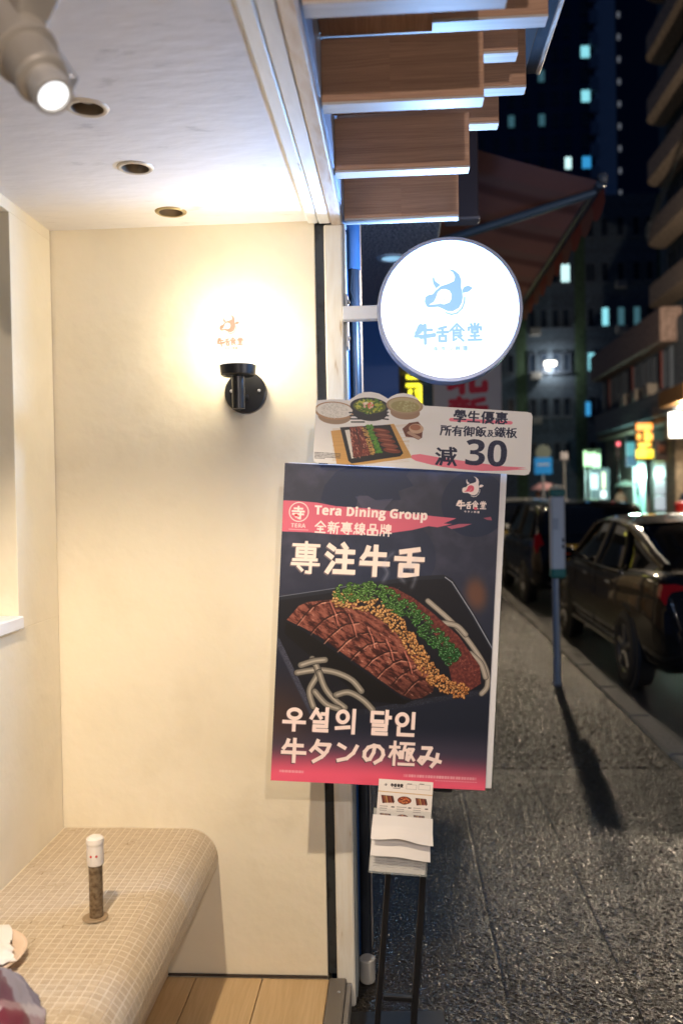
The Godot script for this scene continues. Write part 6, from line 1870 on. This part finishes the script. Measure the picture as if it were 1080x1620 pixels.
func street_things() -> void:
	var m := thing("parking_meter", "slim pale parking meter post with teal bands and a domed cap", "parking meter", Vector3(1.255, 0, -7.22))
	part(m, "post", tube([Vector3(0, 0.0, 0), Vector3(-0.002, 0.9, 0)], 0.030, 16), mat(0.16, 0.20, 0.27, 0.35, 0.3))
	part(m, "base_ring", spin([[0.0, 0.012], [0.04, 0.010], [0.045, 0.0]], 20), mat(0.10, 0.11, 0.13, 0.6))
	var shell := mat(0.42, 0.45, 0.50, 0.4)
	part(m, "housing", box(Vector3(0.112, 0.60, 0.10), 0.016), shell, Vector3(0.016, 1.225, 0))
	var teal := mat(0.012, 0.13, 0.12, 0.4)
	part(m, "teal_band", box(Vector3(0.118, 0.085, 0.106), 0.016), teal, Vector3(0.016, 0.905, 0))
	part(m, "teal_band", box(Vector3(0.118, 0.055, 0.106), 0.012), teal, Vector3(0.016, 1.55, 0))
	part(m, "cap", spin([[0.0, 0.04], [0.035, 0.036], [0.055, 0.022], [0.062, 0.0]], 24), mat(0.55, 0.50, 0.38, 0.5), Vector3(0.016, 1.578, 0))
	for y in [1.17, 1.12]: part(m, "slot", box(Vector3(0.016, 0.034, 0.006), 0.001), M.black, Vector3(0.052, y, 0.052))
	part(m, "coin_plate", box(Vector3(0.05, 0.09, 0.004), 0.002), mat(0.30, 0.33, 0.38, 0.3), Vector3(-0.005, 1.30, 0.0515))
	# road signs across the way
	var b := thing("blue_road_sign", "square blue road sign on a thin pole", "road sign", Vector3(4.84, 0.0, -30.0))
	part(b, "pole", tube([Vector3(0, -0.12, 0), Vector3(0, 2.95, 0)], 0.035, 8), M.aluminium)
	var bl := mat(0.01, 0.20, 0.50, 0.4)
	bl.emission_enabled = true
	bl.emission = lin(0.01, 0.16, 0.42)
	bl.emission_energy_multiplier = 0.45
	part(b, "panel", box(Vector3(0.58, 0.56, 0.03), 0.01), bl, Vector3(0, 2.455, 0.05))
	part(b, "white_bar", box(Vector3(0.40, 0.06, 0.01), 0.0), mat(0.5, 0.6, 0.7, 0.5), Vector3(0, 2.50, 0.071))
	part(b, "disc", spin([[0.0, 0.01], [0.24, 0.01], [0.25, 0.0]], 24), mat(0.16, 0.20, 0.18, 0.5), Vector3(0, 2.90, 0.05), Vector3(PI / 2, 0, 0))
	var q := thing("slim_sign_post", "bare grey post with a small white cap beside the blue sign", "post", Vector3(5.53, -0.12, -30.0))
	part(q, "pole", tube([Vector3(0, 0, 0), Vector3(0, 2.8, 0)], 0.04, 8), mat(0.22, 0.22, 0.22, 0.5))
	part(q, "cap", box(Vector3(0.26, 0.26, 0.06), 0.03), mat(0.5, 0.48, 0.52, 0.5), Vector3(0, 2.88, 0.02))
	var r := thing("red_post_box", "red pillar box at the right edge of the far pavement", "post box", Vector3(10.62, 0.0, -34.0))
	part(r, "pillar", spin([[0.30, 0.0], [0.30, 0.08], [0.26, 0.10], [0.26, 1.00], [0.0, 1.00]], 24), mat(0.42, 0.02, 0.015, 0.35))
	part(r, "dome", spin([[0.29, 1.0], [0.29, 1.05], [0.2, 1.12], [0.0, 1.16]], 24), mat(0.42, 0.02, 0.015, 0.35))
	part(r, "slot", box(Vector3(0.2, 0.03, 0.03), 0.005), M.black, Vector3(0, 0.88, 0.25))

func person(label: String, at: Vector3, turn: float, top: Color, legs: Color, umbrella: Color, has_umbrella: bool) -> void:
	var p := thing("person", label, "person", at, "people in the rain down the street")
	p.rotation.y = turn
	var skin_c := Color(0.36, 0.22, 0.15)
	var hair := Color(0.015, 0.012, 0.010)
	var bones := []
	for s in [-1.0, 1.0]:
		bones.append([Vector3(s * 0.09, 0.90, 0), Vector3(s * 0.10, 0.48, 0.03 * s), 0.088, 0.060, legs])
		bones.append([Vector3(s * 0.10, 0.48, 0.03 * s), Vector3(s * 0.105, 0.09, -0.02 * s), 0.058, 0.040, legs])
		bones.append([Vector3(s * 0.105, 0.05, -0.03 * s), Vector3(s * 0.115, 0.04, 0.13 - 0.02 * s), 0.042, 0.034, hair])
		bones.append([Vector3(s * 0.17, 1.36, 0), Vector3(s * 0.25, 1.10, 0.02), 0.058, 0.046, top])
		var up: bool = has_umbrella and s > 0.0
		bones.append([Vector3(s * 0.25, 1.10, 0.02), Vector3(s * 0.15, 1.20, 0.22) if up else Vector3(s * 0.25, 0.86, 0.10), 0.046, 0.034, top])
		bones.append([Vector3(s * 0.14, 1.21, 0.24) if up else Vector3(s * 0.25, 0.83, 0.11), Vector3(s * 0.13, 1.25, 0.25) if up else Vector3(s * 0.245, 0.76, 0.13), 0.034, 0.028, skin_c])
	bones.append([Vector3(0, 0.92, 0), Vector3(0, 1.12, 0), 0.145, 0.135, top])
	bones.append([Vector3(0, 1.12, 0), Vector3(0, 1.34, 0), 0.150, 0.140, top])
	bones.append([Vector3(-0.13, 1.37, 0), Vector3(0.13, 1.37, 0), 0.07, 0.07, top])
	bones.append([Vector3(0, 1.40, 0), Vector3(0, 1.50, 0.01), 0.052, 0.050, skin_c])
	bones.append([Vector3(0, 1.58, 0.02), Vector3(0, 1.62, 0.015), 0.082, 0.088, skin_c])
	bones.append([Vector3(0, 1.57, 0.095), Vector3(0, 1.585, 0.10), 0.018, 0.012, skin_c])
	bones.append([Vector3(0, 1.66, -0.015), Vector3(0, 1.60, -0.045), 0.085, 0.075, hair])
	var m := mat(1, 1, 1, 0.7)
	m.vertex_color_use_as_albedo = true
	part(p, "body", flesh(bones, 0.026, 0.045), m)
	if not has_umbrella: return
	var hand := Vector3(0.13, 1.23, 0.25)
	var u := thing("umbrella", "open umbrella held by the " + label, "umbrella", at + Vector3(hand.x, hand.y, hand.z).rotated(Vector3.UP, turn), "umbrellas down the street")
	part(u, "shaft", tube([Vector3(0, -0.10, 0), Vector3(0, 0.80, 0)], 0.009, 8), M.aluminium)
	part(u, "handle", tube([Vector3(0, -0.10, 0), Vector3(0, -0.14, 0), Vector3(0.03, -0.16, 0)], 0.012, 8), M.black)
	var rows := []
	for i in 7:
		var a := []
		var t := i / 6.0
		for j in 33:
			var ph := TAU * j / 32.0
			var scallop := 1.0 - 0.05 * t * t * (0.5 - 0.5 * cos(ph * 8.0))
			a.append(Vector3(cos(ph) * 0.50 * t * scallop, 0.80 - 0.24 * t * t, sin(ph) * 0.50 * t * scallop))
		rows.append(a)
	var cm := mat(umbrella.r, umbrella.g, umbrella.b, 0.5)
	cm.backlight_enabled = true
	cm.backlight = Color(umbrella.r * 0.5, umbrella.g * 0.5, umbrella.b * 0.5).linear_to_srgb()
	part(u, "canopy", skin(rows), cm)
	for j in 8:
		var ph := TAU * j / 8.0
		part(u, "rib", tube([Vector3(0, 0.58, 0), Vector3(cos(ph) * 0.28, 0.715, sin(ph) * 0.28)], 0.004, 5), M.black_metal)

func people() -> void:
	person("person under a teal umbrella on the far pavement", Vector3(9.86, 0, -40.2), 0.4, Color(0.36, 0.33, 0.27), Color(0.05, 0.05, 0.06), Color(0.20, 0.48, 0.44), true)
	person("person under a pink umbrella beyond the parked cars", Vector3(4.86, -0.12, -31.2), 0.2, Color(0.05, 0.05, 0.07), Color(0.03, 0.03, 0.04), Color(0.42, 0.25, 0.27), true)
	person("person in a dark blue jacket at the right edge", Vector3(11.42, 0, -36.0), -0.5, Color(0.03, 0.04, 0.07), Color(0.03, 0.03, 0.035), Color.BLACK, false)

func small_things() -> void:
	# capped metal pipe standing on the bench
	var p := thing("capped_pipe", "short brown metal pipe with a white taped cap standing on the bench", "pipe", Vector3(-0.742, 0.5465, -2.075))
	var rust := mat(0.27, 0.21, 0.14, 0.4, 0.4)
	rust.uv1_triplanar = true
	rust.uv1_scale = Vector3.ONE * 9.0
	rust.albedo_texture = noise_tex(256, 0.03, 5, 141, [[0.0, 0.36, 0.5, 1.0], [Color(0.58, 0.50, 0.45), Color(0.80, 0.75, 0.69), Color(0.95, 0.92, 0.88), Color(1, 1, 1)]])
	part(p, "tube", spin([[0.0165, 0.0], [0.0165, 0.168], [0.0, 0.168]], 28), rust)
	part(p, "foot_seal", spin([[0.0, 0.004], [0.026, 0.003], [0.031, 0.0]], 24), mat(0.30, 0.21, 0.12, 0.6), Vector3(-0.003, 0, 0))
	var cap := part(p, "taped_cap", spin([[0.0175, 0.128], [0.0195, 0.130], [0.0205, 0.148], [0.0200, 0.176], [0.0215, 0.182], [0.0205, 0.192], [0.014, 0.197], [0.0, 0.1985]], 28), mat(0.74, 0.68, 0.62, 0.6))
	for a in [1.10, 1.75]: part(cap, "red_spot", spin([[0.0, 0.0012], [0.0024, 0.001], [0.003, 0.0]], 10), mat(0.55, 0.02, 0.02, 0.5), Vector3(cos(a) * 0.0205, 0.154, sin(a) * 0.0205), Vector3(PI / 2, PI / 2 - a, 0))
	# things left at the near end of the bench
	var d := thing("round_plate", "round cream plate with crumpled white paper at the bench's near end", "plate", Vector3(-0.955, 0.5465, -1.86))
	part(d, "dish", spin([[0.0, 0.006], [0.085, 0.007], [0.118, 0.020], [0.124, 0.019], [0.09, 0.0], [0.0, 0.0]], 56), mat(0.74, 0.56, 0.42, 0.4))
	rng.seed = 91
	var rows := []
	for i in 15:
		var r := []
		for j in 15:
			var u := j / 14.0 - 0.5
			var v := i / 14.0 - 0.5
			r.append(Vector3(u * 0.20 + rng.randf_range(-0.006, 0.006), 0.016 + rng.randf() * 0.022 * (1.0 - 2.0 * maxf(absf(u), absf(v)) * 0.6), v * 0.19 + rng.randf_range(-0.006, 0.006)))
		rows.append(r)
	part(d, "paper", skin(rows), mat(0.80, 0.78, 0.76, 0.6), Vector3(-0.01, 0.002, 0.0), Vector3(0, 0.5, 0))
	# plaid cloth in a heap
	var c := thing("plaid_cloth", "heaped maroon and navy plaid cloth in the lower left corner", "cloth", Vector3(-0.88, 0.5465, -1.54))
	var n := FastNoiseLite.new()
	n.seed = 5; n.frequency = 5.0
	rows = []
	var cols := []
	for i in 61:
		var r := []
		var rc := []
		for j in 61:
			var u := j / 60.0 * 2.0 - 1.0
			var v := i / 60.0 * 2.0 - 1.0
			var d2 := sqrt(u * u + v * v)
			var edge := clampf(1.0 - pow(minf(d2, 1.0), 2.4), 0.0, 1.0)
			var hgt := 0.004 + edge * (0.125 + 0.05 * n.get_noise_2d(u * 0.5, v * 0.5) + 0.02 * sin(u * 9.0 + v * 5.0))
			if d2 > 1.0:
				u /= d2; v /= d2
			r.append(Vector3(u * 0.20 + 0.01 * n.get_noise_2d(v, u + 9.0), hgt, v * 0.26))
			var k := Color(0.13, 0.11, 0.18)
			var a := fposmod(j * 0.6 + i * 0.35, 20.0)
			var bb := fposmod(i * 0.6 - j * 0.35 + 6.0, 24.0)
			if a < 7.0: k = Color(0.16, 0.02, 0.045)
			elif a < 11.0: k = Color(0.02, 0.016, 0.05)
			elif a > 17.5: k = Color(0.42, 0.36, 0.42)
			if bb < 4.0: k = k.lerp(Color(0.16, 0.025, 0.045), 0.6)
			elif bb > 20.0: k = k.lerp(Color(0.40, 0.38, 0.44), 0.5)
			elif bb > 11.0 and bb < 13.0: k = k.lerp(Color(0.05, 0.08, 0.05), 0.7)
			rc.append(k)
		rows.append(r); cols.append(rc)
	var cm := mat(1, 1, 1, 0.9)
	cm.vertex_color_use_as_albedo = true
	cm.rim_enabled = true
	cm.rim = 0.3
	part(c, "folds", skin(rows, 1, 1, cols), cm)
